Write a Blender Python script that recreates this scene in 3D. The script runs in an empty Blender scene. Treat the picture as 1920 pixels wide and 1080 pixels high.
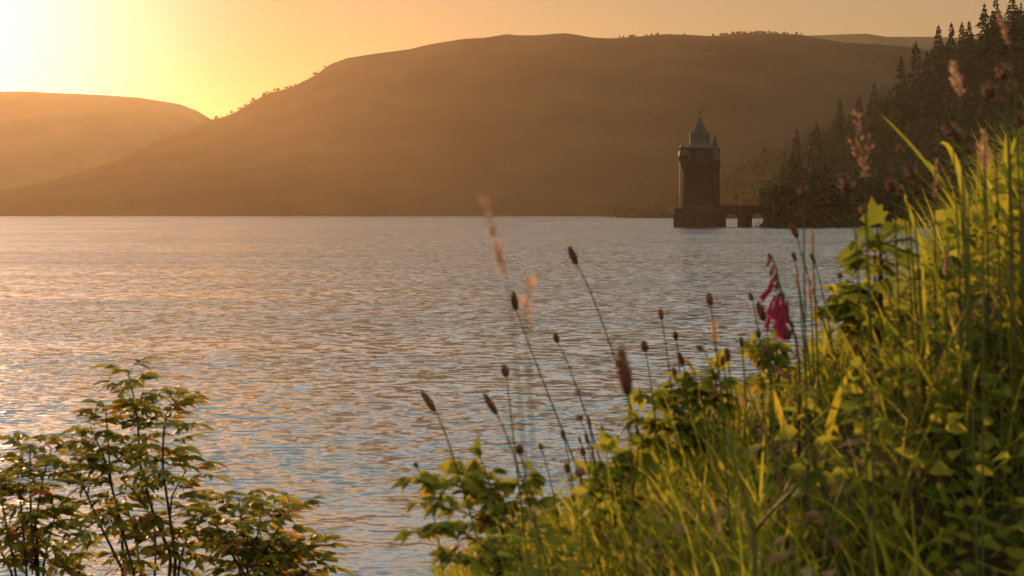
import bpy, math, random
import numpy as np
from mathutils import Vector, Matrix, noise as mnoise

random.seed(7)
rng = np.random.default_rng(11)
R = math.radians
scn = bpy.context.scene
C = bpy.data.collections.new("place")
scn.collection.children.link(C)

# ------------------------------------------------------------------ camera, sky, sun, exposure
CAM_H = 4.3                      # eye height above the lake
F_PX = 3467.0                    # focal length in pixels of the 1920 px wide photograph
PITCH = math.atan(143.0 / F_PX)
cam_d = bpy.data.cameras.new("camera")
cam = bpy.data.objects.new("camera", cam_d)
C.objects.link(cam)
cam.location = (0, 0, CAM_H)
cam.rotation_euler = (math.pi / 2 - PITCH, 0, 0)
cam_d.sensor_width = 36.0
cam_d.lens = F_PX / 1920 * 36.0
cam_d.clip_start = 0.05
cam_d.clip_end = 30000
cam_d.dof.use_dof = True
cam_d.dof.focus_distance = 25.0
cam_d.dof.aperture_fstop = 17.0
scn.camera = cam

SUN_AZ, SUN_EL = R(-18.4), R(5.6)          # azimuth from +Y towards +X
w = bpy.data.worlds.new("World")
scn.world = w
w.use_nodes = True
nt = w.node_tree
bg = nt.nodes["Background"]
sky = nt.nodes.new("ShaderNodeTexSky")
sky.sky_type = 'NISHITA'
sky.sun_disc = False
sky.sun_elevation = SUN_EL
sky.sun_rotation = SUN_AZ
sky.air_density = 1.6
sky.dust_density = 0.25
sky.ozone_density = 1.0
gm_ = nt.nodes.new("ShaderNodeGamma")
gm_.inputs[1].default_value = .65
tn_ = nt.nodes.new("ShaderNodeMix"); tn_.data_type = 'RGBA'; tn_.blend_type = 'MULTIPLY'
tn_.inputs[0].default_value = 1.0
tn_.inputs[7].default_value = (1.0, .82, .86, 1)
nt.links.new(sky.outputs[0], gm_.inputs[0])
nt.links.new(gm_.outputs[0], tn_.inputs[6])
nt.links.new(tn_.outputs[2], bg.inputs[0])
# brightness added above the clear golden band at the horizon, lifting water and shade
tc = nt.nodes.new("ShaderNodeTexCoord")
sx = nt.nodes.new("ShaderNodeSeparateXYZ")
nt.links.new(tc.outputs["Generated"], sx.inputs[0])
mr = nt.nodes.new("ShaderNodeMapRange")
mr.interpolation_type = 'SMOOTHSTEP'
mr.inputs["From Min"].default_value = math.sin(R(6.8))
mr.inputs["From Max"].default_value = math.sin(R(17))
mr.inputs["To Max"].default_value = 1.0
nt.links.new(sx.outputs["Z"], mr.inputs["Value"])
sky_fill = nt.nodes.new("ShaderNodeBackground")
sky_fill.inputs[0].default_value = (.90, .96, .94, 1)
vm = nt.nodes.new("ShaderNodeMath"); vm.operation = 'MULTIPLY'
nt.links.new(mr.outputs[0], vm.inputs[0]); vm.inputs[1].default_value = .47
nt.links.new(vm.outputs[0], sky_fill.inputs[1])
# the bright aureole the air draws round the low sun
nv = nt.nodes.new("ShaderNodeVectorMath"); nv.operation = 'NORMALIZE'
nt.links.new(tc.outputs["Generated"], nv.inputs[0])
dp = nt.nodes.new("ShaderNodeVectorMath"); dp.operation = 'DOT_PRODUCT'
nt.links.new(nv.outputs[0], dp.inputs[0])
dp.inputs[1].default_value = (math.sin(SUN_AZ) * math.cos(SUN_EL), math.cos(SUN_AZ) * math.cos(SUN_EL), math.sin(SUN_EL))
ar = nt.nodes.new("ShaderNodeMapRange")
ar.inputs["From Min"].default_value = math.cos(R(13)); ar.inputs["From Max"].default_value = 1.0
nt.links.new(dp.outputs["Value"], ar.inputs["Value"])
ap = nt.nodes.new("ShaderNodeMath"); ap.operation = 'POWER'
nt.links.new(ar.outputs[0], ap.inputs[0]); ap.inputs[1].default_value = 3.6
am = nt.nodes.new("ShaderNodeMath"); am.operation = 'MULTIPLY'
nt.links.new(ap.outputs[0], am.inputs[0]); am.inputs[1].default_value = .72
aur = nt.nodes.new("ShaderNodeBackground")
aur.inputs[0].default_value = (1.0, .92, .92, 1)
nt.links.new(am.outputs[0], aur.inputs[1])
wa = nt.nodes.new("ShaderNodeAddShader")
nt.links.new(sky_fill.outputs[0], wa.inputs[0]); nt.links.new(aur.outputs[0], wa.inputs[1])
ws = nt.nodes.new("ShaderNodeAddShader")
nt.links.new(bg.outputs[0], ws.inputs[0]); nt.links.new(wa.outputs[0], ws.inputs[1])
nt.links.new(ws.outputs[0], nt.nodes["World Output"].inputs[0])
bg.inputs[1].default_value = 0.092

sl = bpy.data.lights.new("sun", 'SUN')
sun = bpy.data.objects.new("sun", sl)
C.objects.link(sun)
sl.energy = 5.0
sl.angle = R(0.5)
sl.color = (1.0, 0.53, 0.205)
sd = Vector((math.sin(SUN_AZ) * math.cos(SUN_EL), math.cos(SUN_AZ) * math.cos(SUN_EL), math.sin(SUN_EL)))
sun.rotation_euler = (-sd).to_track_quat('-Z', 'Y').to_euler()
sun.location = sd * 500

vs = scn.view_settings
vs.view_transform = 'Standard'
vs.look = 'None'
vs.gamma = 1.0
vs.use_curve_mapping = False
vs.exposure = 0.5

cy = scn.cycles
cy.max_bounces = 6
cy.diffuse_bounces = 2
cy.glossy_bounces = 2
cy.transmission_bounces = 4
cy.volume_bounces = 0
cy.transparent_max_bounces = 8
cy.caustics_reflective = False
cy.caustics_refractive = False
cy.use_denoising = True
cy.sample_clamp_indirect = 6.0

HAZE_DENSITY = 0.000029
HAZE_COLOR = (0.95, 0.74, 0.57)
HAZE_G = 0.72

# ------------------------------------------------------------------ helpers
cp, sp = math.cos(PITCH), math.sin(PITCH)


def P(px, py, Y):
    """the point at depth Y (metres along +Y) seen at pixel px, py of the photograph"""
    a, b = (px - 960) / F_PX, (540 - py) / F_PX
    dy, dz = cp + b * sp, b * cp - sp
    return Vector((a / dy * Y, Y, CAM_H + dz / dy * Y))


def elev(py):
    b = (540 - py) / F_PX
    return (b * cp - sp) / (cp + b * sp)


def to_px(x, y, z):
    """pixel of a world point (numpy arrays welcome)"""
    zc = z - CAM_H
    depth = y * cp - zc * sp
    up = y * sp + zc * cp
    return 960 + F_PX * x / depth, 540 - F_PX * up / depth


def sett(o, label=None, cat=None, group=None, kind=None):
    if label: o['label'] = label
    if cat: o['category'] = cat
    if group: o['group'] = group
    if kind: o['kind'] = kind
    return o


def empty(name, loc, label, cat, group=None):
    o = bpy.data.objects.new(name, None)
    o.empty_display_size = 0.1
    C.objects.link(o)
    o.location = loc
    return sett(o, label, cat, group)


class MB:
    """collects verts and faces (with a per-vertex tint value) for ONE mesh object"""

    def __init__(s):
        s.v, s.f, s.t = [], [], []

    def add(s, verts, faces, tint=0.5):
        n = len(s.v)
        s.v.extend([tuple(q) for q in verts])
        s.f.extend([tuple(i + n for i in f) for f in faces])
        s.t.extend([tint] * len(verts))

    def box(s, x0, x1, y0, y1, z0, z1, tint=.5):
        s.add([(x0, y0, z0), (x1, y0, z0), (x1, y1, z0), (x0, y1, z0), (x0, y0, z1), (x1, y0, z1), (x1, y1, z1), (x0, y1, z1)],
              [(0, 3, 2, 1), (4, 5, 6, 7), (0, 1, 5, 4), (1, 2, 6, 5), (2, 3, 7, 6), (3, 0, 4, 7)], tint)

    def lathe(s, prof, n=12, c=(0, 0, 0), rot=None, sx=1.0, sy=1.0, tint=.5, phase=0.0):
        c = Vector(c)
        vs_, fs = [], []
        for r, z in prof:
            for k in range(n):
                a = 2 * math.pi * (k + phase) / n
                q = Vector((math.cos(a) * r * sx, math.sin(a) * r * sy, z))
                vs_.append((rot @ q if rot else q) + c)
        for i in range(len(prof) - 1):
            for k in range(n):
                k2 = (k + 1) % n
                fs.append((i * n + k, i * n + k2, (i + 1) * n + k2, (i + 1) * n + k))
        fs.append(tuple(range(n))[::-1])
        fs.append(tuple((len(prof) - 1) * n + k for k in range(n)))
        s.add(vs_, fs, tint)

    def tube(s, pts, radii, n=6, tint=.5):
        pts = [Vector(p) for p in pts]
        vs_, fs = [], []
        for i, p in enumerate(pts):
            d = (pts[min(i + 1, len(pts) - 1)] - pts[max(i - 1, 0)])
            d.normalize()
            a = d.cross(Vector((0.3, 1, 0.1)))
            if a.length < 1e-4: a = d.cross(Vector((1, 0, 0)))
            a.normalize()
            b = d.cross(a)
            r = radii[i] if hasattr(radii, '__len__') else radii
            for k in range(n):
                t = 2 * math.pi * k / n
                vs_.append(p + a * (math.cos(t) * r) + b * (math.sin(t) * r))
        for i in range(len(pts) - 1):
            for k in range(n):
                k2 = (k + 1) % n
                fs.append((i * n + k, i * n + k2, (i + 1) * n + k2, (i + 1) * n + k))
        fs.append(tuple(range(n))[::-1])
        fs.append(tuple((len(pts) - 1) * n + k for k in range(n)))
        s.add(vs_, fs, tint)

    def build(s, name, mat, parent=None, smooth=True, origin=None):
        me = bpy.data.meshes.new(name)
        org = Vector(origin) if origin is not None else (parent.matrix_world.translation if False else Vector((0, 0, 0)))
        if parent is not None and origin is None:
            q = parent
            while q is not None:
                org = org + q.location
                q = q.parent
        v = np.array(s.v, dtype=np.float64) - np.array(org)
        me.from_pydata(v.tolist(), [], s.f)
        at = me.attributes.new("tint", 'FLOAT', 'POINT')
        at.data.foreach_set("value", np.array(s.t, dtype=np.float32))
        if smooth:
            me.polygons.foreach_set("use_smooth", [True] * len(me.polygons))
        me.materials.append(mat)
        me.update()
        o = bpy.data.objects.new(name, me)
        C.objects.link(o)
        if parent is not None:
            o.parent = parent
        elif origin is not None:
            o.location = org
        return o


def raw_mesh(name, verts, faces, mat, attrs=None, smooth=True):
    """big numpy quad mesh"""
    me = bpy.data.meshes.new(name)
    nv, nf, k = len(verts), len(faces), faces.shape[1]
    me.vertices.add(nv)
    me.vertices.foreach_set("co", np.ascontiguousarray(verts, dtype=np.float32).ravel())
    me.loops.add(nf * k)
    me.loops.foreach_set("vertex_index", np.ascontiguousarray(faces, dtype=np.int32).ravel())
    me.polygons.add(nf)
    me.polygons.foreach_set("loop_start", np.arange(0, nf * k, k, dtype=np.int32))
    me.update(calc_edges=True)
    if smooth:
        me.polygons.foreach_set("use_smooth", np.ones(nf, dtype=bool))
    for nm, arr in (attrs or {}).items():
        a = me.attributes.new(nm, 'FLOAT', 'POINT')
        a.data.foreach_set("value", np.asarray(arr, dtype=np.float32).ravel())
    me.materials.append(mat)
    me.validate()
    o = bpy.data.objects.new(name, me)
    C.objects.link(o)
    return o


def grid_faces(nr, nc):
    i = np.arange(nr - 1)[:, None] * nc + np.arange(nc - 1)[None, :]
    return np.stack([i, i + 1, i + nc + 1, i + nc], -1).reshape(-1, 4)


def bez(p0, p1, p2, n):
    out = []
    for i in range(n + 1):
        t = i / n
        out.append(p0 * (1 - t) ** 2 + p1 * (2 * t * (1 - t)) + p2 * t * t)
    return out


# ------------------------------------------------------------------ materials
def new_mat(name):
    m = bpy.data.materials.new(name)
    m.use_nodes = True
    return m, m.node_tree, m.node_tree.nodes["Principled BSDF"]


def ramp(nt, stops):
    r = nt.nodes.new("ShaderNodeValToRGB")
    el = r.color_ramp.elements
    while len(el) < len(stops): el.new(0.5)
    for e, (p, c) in zip(el, stops):
        e.position = p
        e.color = (*c, 1)
    return r


def noise_node(nt, scale, detail=3.0, rough=.55, vec=None):
    n = nt.nodes.new("ShaderNodeTexNoise")
    n.inputs["Scale"].default_value = scale
    n.inputs["Detail"].default_value = detail
    n.inputs["Roughness"].default_value = rough
    if vec: nt.links.new(vec, n.inputs["Vector"])
    return n


def leaf_mat(name, stops, trans=.5, rough=.5, nscale=40.0):
    """leaf: colour from the per-leaf tint plus a fine mottling, part of the light passes through"""
    m, nt, b = new_mat(name)
    L = nt.links.new
    a = nt.nodes.new("ShaderNodeAttribute"); a.attribute_name = "tint"
    g = nt.nodes.new("ShaderNodeNewGeometry")
    n = noise_node(nt, nscale, 2, vec=g.outputs["Position"])
    ad = nt.nodes.new("ShaderNodeMath"); ad.operation = 'MULTIPLY_ADD'
    L(n.outputs[0], ad.inputs[0]); ad.inputs[1].default_value = .35; ad.inputs[2].default_value = -.175
    sm = nt.nodes.new("ShaderNodeMath"); sm.operation = 'ADD'
    L(ad.outputs[0], sm.inputs[0]); L(a.outputs["Fac"], sm.inputs[1])
    r = ramp(nt, stops)
    L(sm.outputs[0], r.inputs[0])
    L(r.outputs[0], b.inputs["Base Color"])
    b.inputs["Roughness"].default_value = rough
    b.inputs["Specular IOR Level"].default_value = .02
    t = nt.nodes.new("ShaderNodeBsdfTranslucent")
    L(r.outputs[0], t.inputs[0])
    mx = nt.nodes.new("ShaderNodeMixShader"); mx.inputs[0].default_value = trans
    out = nt.nodes["Material Output"]
    L(b.outputs[0], mx.inputs[1]); L(t.outputs[0], mx.inputs[2]); L(mx.outputs[0], out.inputs[0])
    return m


def mottled(name, c1, c2, scale, rough=.85, detail=4, bump=0.0, spec=.2):
    m, nt, b = new_mat(name)
    L = nt.links.new
    g = nt.nodes.new("ShaderNodeNewGeometry")
    n = noise_node(nt, scale, detail, vec=g.outputs["Position"])
    r = ramp(nt, [(.35, c1), (.68, c2)])
    L(n.outputs[0], r.inputs[0]); L(r.outputs[0], b.inputs["Base Color"])
    b.inputs["Roughness"].default_value = rough
    b.inputs["Specular IOR Level"].default_value = spec
    if bump:
        bp = nt.nodes.new("ShaderNodeBump")
        bp.inputs["Distance"].default_value = bump
        L(n.outputs[0], bp.inputs["Height"]); L(bp.outputs[0], b.inputs["Normal"])
    return m


M = {}
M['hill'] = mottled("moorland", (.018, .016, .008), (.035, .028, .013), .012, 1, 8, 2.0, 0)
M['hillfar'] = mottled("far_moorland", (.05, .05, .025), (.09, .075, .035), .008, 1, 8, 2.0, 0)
M['forestfloor'] = mottled("forest_floor", (.010, .011, .006), (.02, .018, .009), .1, 1, 5, .5, 0)
M['soil'] = mottled("soil", (.035, .026, .014), (.075, .055, .028), 18, .95, 6, .03, .1)
M['needle'] = leaf_mat("needles", [(0, (.012, .02, .008)), (1, (.035, .048, .015))], .08, .7, .5)
M['canopy'] = leaf_mat("canopy_leaves", [(0, (.015, .024, .008)), (1, (.05, .06, .016))], .12, .6, .5)
M['bark'] = mottled("bark", (.04, .028, .018), (.10, .07, .045), 4, .9, 4, .05)
M['stone'] = mottled("dark_stone", (.014, .0125, .0115), (.024, .021, .019), .9, 1, 6, .15, .0)
M['plinthstone'] = mottled("wet_stone", (.024, .017, .014), (.038, .027, .022), .7, 1, 6, .15, .0)
M['copper'] = mottled("verdigris_copper", (.025, .033, .028), (.038, .048, .04), .8, .8, 4, 0, .05)
M['iron'] = mottled("iron", (.03, .03, .03), (.06, .05, .045), 3, .5, 2)
M['glass'] = mottled("dark_window", (.015, .015, .018), (.03, .03, .03), 1, .2, 2, 0, .5)
M['grass'] = leaf_mat("grass_blades", [(0, (.08, .11, .012)), (.45, (.28, .29, .025)), (.8, (.43, .37, .042)), (1, (.34, .21, .09))], .62, .45, 25)
M['leaf'] = leaf_mat("broad_leaves", [(0, (.06, .085, .014)), (.5, (.25, .26, .028)), (.88, (.40, .34, .042)), (1, (.42, .20, .05))], .62, .55, 45)
M['shrubleaf'] = leaf_mat("shrub_leaves", [(0, (.08, .095, .016)), (.5, (.22, .215, .032)), (.88, (.36, .29, .05)), (1, (.46, .17, .04))], .6, .5, 45)
M['dryleaf'] = leaf_mat("dry_leaves", [(0, (.16, .08, .04)), (1, (.42, .26, .14))], .35, .7, 60)
M['stem'] = leaf_mat("green_stems", [(0, (.06, .075, .02)), (1, (.16, .15, .04))], .2, .5, 60)
M['redstem'] = leaf_mat("brown_stems", [(0, (.06, .03, .02)), (1, (.13, .075, .04))], .1, .5, 60)
M['head'] = leaf_mat("plantain_heads", [(0, (.09, .045, .022)), (1, (.32, .15, .075))], .35, .85, 400)
M['anther'] = leaf_mat("anthers", [(0, (.50, .30, .20)), (1, (.65, .45, .30))], .5, .8, 200)
M['panicle'] = leaf_mat("grass_seed", [(0, (.30, .15, .09)), (1, (.60, .38, .24))], .5, .7, 200)
M['foxglove'] = leaf_mat("foxglove_petals", [(0, (.25, .022, .055)), (1, (.40, .05, .09))], .4, .45, 120)
M['bud'] = leaf_mat("foxglove_buds", [(0, (.14, .10, .04)), (1, (.40, .10, .12))], .4, .5, 120)


# ------------------------------------------------------------------ the lake
def make_water():
    rs = [3.0]
    while rs[-1] < 420:
        r = rs[-1]
        rs.append(r + (0.042 if r < 22 else 0.042 * (r / 22) ** 1.3))
    while rs[-1] < 9000:
        rs.append(rs[-1] * 1.06)
    rs = np.array(rs)
    fine = np.linspace(R(-20), R(20), 760)
    th = np.concatenate([np.linspace(R(-100), R(-20.5), 40), fine, np.linspace(R(20.5), R(100), 40)])
    dr = np.gradient(rs)
    dth = np.gradient(th)
    RR, TH = np.meshgrid(rs, th, indexing='ij')
    X, Y = RR * np.sin(TH), RR * np.cos(TH)
    spac = np.maximum(np.broadcast_to(dr[:, None], RR.shape), RR * dth[None, :])
    N = 90
    lam = np.exp(rng.uniform(np.log(.07), np.log(.46), N))
    ang = rng.normal(0, R(34), N) + R(8)
    kx, ky = np.sin(ang) * 2 * np.pi / lam, np.cos(ang) * 2 * np.pi / lam
    ph = rng.uniform(0, 2 * np.pi, N)
    wgt = np.where(lam < .3, 1.0, (.3 / lam) ** 0.7)
    sl_ = WATER_SLOPE * wgt / np.sqrt((wgt ** 2).sum() / 2)      # slope amplitude per component
    gust = np.zeros_like(RR)
    for lg, ag, pg in [(31, .5, 1.), (17, -.4, 2.2), (52, 1.1, .4), (11, .2, 4.), (75, -.8, 3.)]:
        gust += np.sin(2 * np.pi / lg * (X * np.sin(ag) * .5 + Y * np.cos(ag)) + pg)
    gust = np.clip(1 + .2 * gust, .4, 1.7)
    Z = np.zeros_like(RR); DX = np.zeros_like(RR); DY = np.zeros_like(RR)
    miss = np.zeros_like(RR)
    for i in range(N):
        wv = np.clip((lam[i] / spac - 2.5) / 2.5, 0, 1)
        A = sl_[i] * lam[i] / (2 * np.pi)
        p = kx[i] * X + ky[i] * Y + ph[i]
        Z += A * wv * np.sin(p)
        cs = A * wv * np.cos(p) * .7
        DX += cs * np.sin(ang[i]); DY += cs * np.cos(ang[i])
        miss += sl_[i] ** 2 / 2 * (1 - wv ** 2)
    Z *= gust
    ripple = np.sqrt(miss) * gust
    V = np.stack([X + DX, Y + DY, Z], -1).reshape(-1, 3)
    m, nt, b = new_mat("lake_water")
    L = nt.links.new
    b.inputs["Base Color"].default_value = (.09, .12, .12, 1)
    b.inputs["Roughness"].default_value = .1
    b.inputs["IOR"].default_value = 1.6
    g = nt.nodes.new("ShaderNodeNewGeometry")
    at = nt.nodes.new("ShaderNodeAttribute"); at.attribute_name = "ripple"
    mp = nt.nodes.new("ShaderNodeMapping"); mp.inputs["Scale"].default_value = (.55, 1.0, 1.0)
    L(g.outputs["Position"], mp.inputs[0])

    def centred(scale, detail, amp):
        n = noise_node(nt, scale, detail, .6, mp.outputs[0])
        s = nt.nodes.new("ShaderNodeVectorMath"); s.operation = 'SUBTRACT'
        L(n.outputs["Color"], s.inputs[0]); s.inputs[1].default_value = (.5, .5, .5)
        q = nt.nodes.new("ShaderNodeVectorMath"); q.operation = 'MULTIPLY'
        L(s.outputs[0], q.inputs[0]); q.inputs[1].default_value = (amp * .6, amp, 0)
        return q
    q1 = centred(13.0, 3, .34)                     # small ripples everywhere
    q2 = centred(3.2, 4, 8.0)                     # the waves too small for the mesh far out
    s2 = nt.nodes.new("ShaderNodeVectorMath"); s2.operation = 'SCALE'
    L(q2.outputs[0], s2.inputs[0]); L(at.outputs["Fac"], s2.inputs["Scale"])
    a1 = nt.nodes.new("ShaderNodeVectorMath"); L(q1.outputs[0], a1.inputs[0]); L(s2.outputs[0], a1.inputs[1])
    a2 = nt.nodes.new("ShaderNodeVectorMath"); L(a1.outputs[0], a2.inputs[0]); L(g.outputs["Normal"], a2.inputs[1])
    nn = nt.nodes.new("ShaderNodeVectorMath"); nn.operation = 'NORMALIZE'; L(a2.outputs[0], nn.inputs[0])
    L(nn.outputs[0], b.inputs["Normal"])
    o = raw_mesh("lake_water", V, grid_faces(len(rs), len(th)), m, {"ripple": ripple})
    sett(o, "wide rippled lake reflecting the golden evening sky", kind='structure')


WATER_SLOPE = .21
make_water()


# ------------------------------------------------------------------ hills across the water
def fbm(x, y, s, oct=4):
    return mnoise.fractal(Vector((x / s, y / s, 3.7)), 1.0, 2.0, oct)


def hill(name, label, prof, y0, y1, mat, expo=.9, step=10, rough=1.3, px_range=(-900, 2700)):
    """a hill whose crest, at distance y1, follows the profile (photo pixels); its foot stands in the lake at y0"""
    ppx, ppy = np.array(prof, float).T
    cols = np.arange(px_range[0], px_range[1] + 1, step)
    xs = (cols - 960) / F_PX * y1
    zr = np.interp(cols, ppx, ppy)
    zr = np.array([CAM_H + elev(q) * y1 for q in zr])
    ts = np.concatenate([np.linspace(0, 1, 34), np.linspace(1.06, 2.2, 14)])
    V = np.zeros((len(ts), len(cols), 3))
    for i, t in enumerate(ts):
        y = y0 + (y1 - y0) * t
        for j, x in enumerate(xs):
            if t <= 1:
                f = t ** expo
                env = min(t * 5, 1) * min((1 - t) * 4, 1)
            else:
                f = 1 - .45 * (t - 1) ** 1.3
                env = min((t - 1) * 4, 1)
            n = fbm(x, y, 160) * rough * env
            gl = mnoise.noise(Vector((x / 130, y / 900, 1.3))) * rough * 1.6 * env
            zz = zr[j] * f + (n + gl) * min(1, zr[j] / 90) - (2.5 * (1 - t) if t < 1 else 0)
            V[i, j] = (x, y + fbm(x, 0, 300, 3) * 60 * (1 - min(t, 1)), zz)
    V[0, :, 2] = -2.2
    o = raw_mesh(name, V.reshape(-1, 3), grid_faces(len(ts), len(cols)), mat)
    sett(o, label, kind='structure')
    return lambda px: ((px - 960) / F_PX * y1, y1, CAM_H + elev(np.interp(px, ppx, ppy)) * y1)


RIDGE = [(-900, 396), (-500, 390), (-200, 378), (0, 358), (100, 338), (190, 312), (240, 292), (279, 272), (330, 250), (354, 241),
         (398, 224), (422, 219), (446, 209), (478, 189), (506, 174), (546, 165), (581, 147), (600, 136), (617, 122), (651, 109),
         (708, 100), (770, 92), (802, 84), (867, 73), (907, 71), (950, 64), (968, 66), (1004, 66), (1059, 62), (1080, 65),
         (1106, 70), (1142, 72), (1178, 70), (1214, 67), (1245, 64), (1290, 65), (1335, 68), (1380, 62), (1440, 62), (1500, 65),
         (1540, 73), (1580, 80), (1640, 83), (1700, 88), (1800, 105), (2000, 130), (2300, 170), (2700, 260)]
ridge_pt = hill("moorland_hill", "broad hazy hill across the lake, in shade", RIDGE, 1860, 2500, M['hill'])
FARL = [(-900, 215), (-500, 190), (-200, 176), (0, 172), (44, 171), (100, 174), (191, 178), (263, 183), (338, 195), (370, 207), (398, 224),
        (440, 250), (520, 290), (620, 350), (700, 392), (1000, 396)]
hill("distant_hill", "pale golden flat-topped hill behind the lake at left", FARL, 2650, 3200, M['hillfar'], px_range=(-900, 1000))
FARR = [(1150, 396), (1250, 200), (1350, 110), (1440, 76), (1506, 67), (1560, 65), (1620, 63), (1660, 69), (1750, 69), (1900, 75), (2200, 110), (2500, 180)]
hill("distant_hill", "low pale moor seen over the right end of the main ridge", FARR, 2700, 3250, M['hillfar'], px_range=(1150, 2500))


# ------------------------------------------------------------------ trees
def conifer(mb, base, H, Rad, seed, levels=17, tint=.4, per=7, gap=.12):
    """spruce crown: whorls of drooping, ragged boughs"""
    rd = random.Random(seed)
    x0, y0, z0 = base
    for i in range(levels):
        t = (i + rd.uniform(-.3, .3)) / levels
        z = z0 + H * (.10 + .88 * max(t, 0))
        r = Rad * (1 - max(t, 0)) ** .85 * rd.uniform(.7, 1.12) + .012 * H
        a0 = rd.uniform(0, 6.28)
        for k in range(per):
            if rd.random() < gap: continue
            a = a0 + 6.283 * k / per + rd.uniform(-.3, .3)
            rr = r * rd.uniform(.6, 1.1)
            dx, dy = math.cos(a), math.sin(a)
            drop = rr * rd.uniform(.12, .45)
            wd = rr * rd.uniform(.16, .28)
            tt = min(1, max(0, tint + rd.uniform(-.25, .25)))
            px_, py_ = -dy, dx
            vs_ = [(x0, y0, z), (x0 + dx * rr * .55 + px_ * wd, y0 + dy * rr * .55 + py_ * wd, z - drop * .7),
                   (x0 + dx * rr, y0 + dy * rr, z - drop * .75), (x0 + dx * rr * .55 - px_ * wd, y0 + dy * rr * .55 - py_ * wd, z - drop * .7),
                   (x0 + dx * rr * .6, y0 + dy * rr * .6, z - drop * .25 + .02 * H)]
            mb.add(vs_, [(0, 1, 4), (1, 2, 4), (2, 3, 4), (3, 0, 4)], tt)
            # hanging twigs
            for q in range(2):
                f = rd.uniform(.3, .95)
                bx_, by_ = x0 + dx * rr * f, y0 + dy * rr * f
                bz = z - drop * f * .8
                hh = .035 * H * rd.uniform(.5, 1.2)
                mb.add([(bx_ - px_ * hh * .6, by_ - py_ * hh * .6, bz), (bx_ + px_ * hh * .6, by_ + py_ * hh * .6, bz), (bx_ + dx * hh * .5, by_ + dy * hh * .5, bz - hh * 1.3)], [(0, 1, 2)], tt)
    # leader
    mb.add([(x0 - .012 * H, y0, z0 + H * .93), (x0 + .012 * H, y0, z0 + H * .93), (x0, y0, z0 + H), (x0, y0 + .012 * H, z0 + H * .93)], [(0, 1, 2), (1, 3, 2), (3, 0, 2)], tint)


def broadleaf(mb, base, H, Rad, seed, n=900, tint=.5, lf=.5):
    rd = random.Random(seed)
    x0, y0, z0 = base
    lobes = []
    for k in range(11):
        a, e = rd.uniform(0, 6.28), rd.uniform(-.35, 1.0)
        q = rd.uniform(.35, .72)
        lobes.append((x0 + math.cos(a) * Rad * q, y0 + math.sin(a) * Rad * q, z0 + H * .55 + e * H * .30, Rad * rd.uniform(.28, .5)))
    for k in range(n):
        lx, ly, lz, lr = rd.choice(lobes)
        d = Vector((rd.gauss(0, 1), rd.gauss(0, 1), rd.gauss(0, 1))).normalized()
        c = Vector((lx, ly, lz)) + d * (lr * rd.uniform(.55, 1.08))
        u = Vector((rd.gauss(0, 1), rd.gauss(0, 1), rd.gauss(0, 1))).normalized()
        v = d.cross(u)
        if v.length < .1: continue
        v.normalize()
        u = v.cross((d + Vector((rd.gauss(0, .5), rd.gauss(0, .5), rd.gauss(0, .5)))).normalized())
        s = lf * rd.uniform(.6, 1.3)
        mb.add([c - u * s, c + v * s * .6, c + u * s, c - v * s * .6], [(0, 1, 2, 3)], min(1, max(0, tint + rd.uniform(-.3, .3))))


# wooded slope on the right shore: ground, wood as one mass, and the trees that stand out
SLOPE = [(1400, 399), (1440, 392), (1470, 366), (1500, 335), (1575, 286), (1640, 246), (1700, 205), (1760, 150), (1850, 105), (1920, 62), (2100, -30), (2400, -90), (2800, -110)]
SX, SY = np.array(SLOPE, float).T
YS0, YS1 = 512.0, 800.0


def shore_y(x):
    return YS0 + 9 * math.sin(x * .05 + 1) + 5 * math.sin(x * .13) + 14 * max(0, (86 - x) / 40)


def slope_z(x, y):
    zr = CAM_H + elev(np.interp(960 + F_PX * x / YS1, SX, SY)) * YS1
    s0 = shore_y(x)
    edge = x - (.1372 * y + .8)
    if edge < 0: return -1.5
    soft = min(1, edge / 7)
    t = (y - s0) / (YS1 - s0)
    if t < 0: return -1.5
    if t > 1: return (zr * (1 - .6 * (t - 1) ** 1.2) if t < 2 else zr * .4) * soft
    return -1.5 + min(t * 30, edge / 1.5, 1) * 2.6 + soft * max(0, zr - 1.1) * t ** .8 + fbm(x, y, 25, 3) * 1.5 * min(1, t * 6) * soft


xs = np.concatenate([np.linspace(62, 260, 80), np.linspace(268, 700, 40)])
ys = np.concatenate([np.linspace(492, 800, 60), np.linspace(815, 1350, 24)])
V = np.array([[(x, y, slope_z(x, y)) for x in xs] for y in ys])
o = raw_mesh("hillside", V.reshape(-1, 3), grid_faces(len(ys), len(xs)), M['forestfloor'])
sett(o, "steep wooded hillside rising from the lake on the right", kind='structure')

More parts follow.
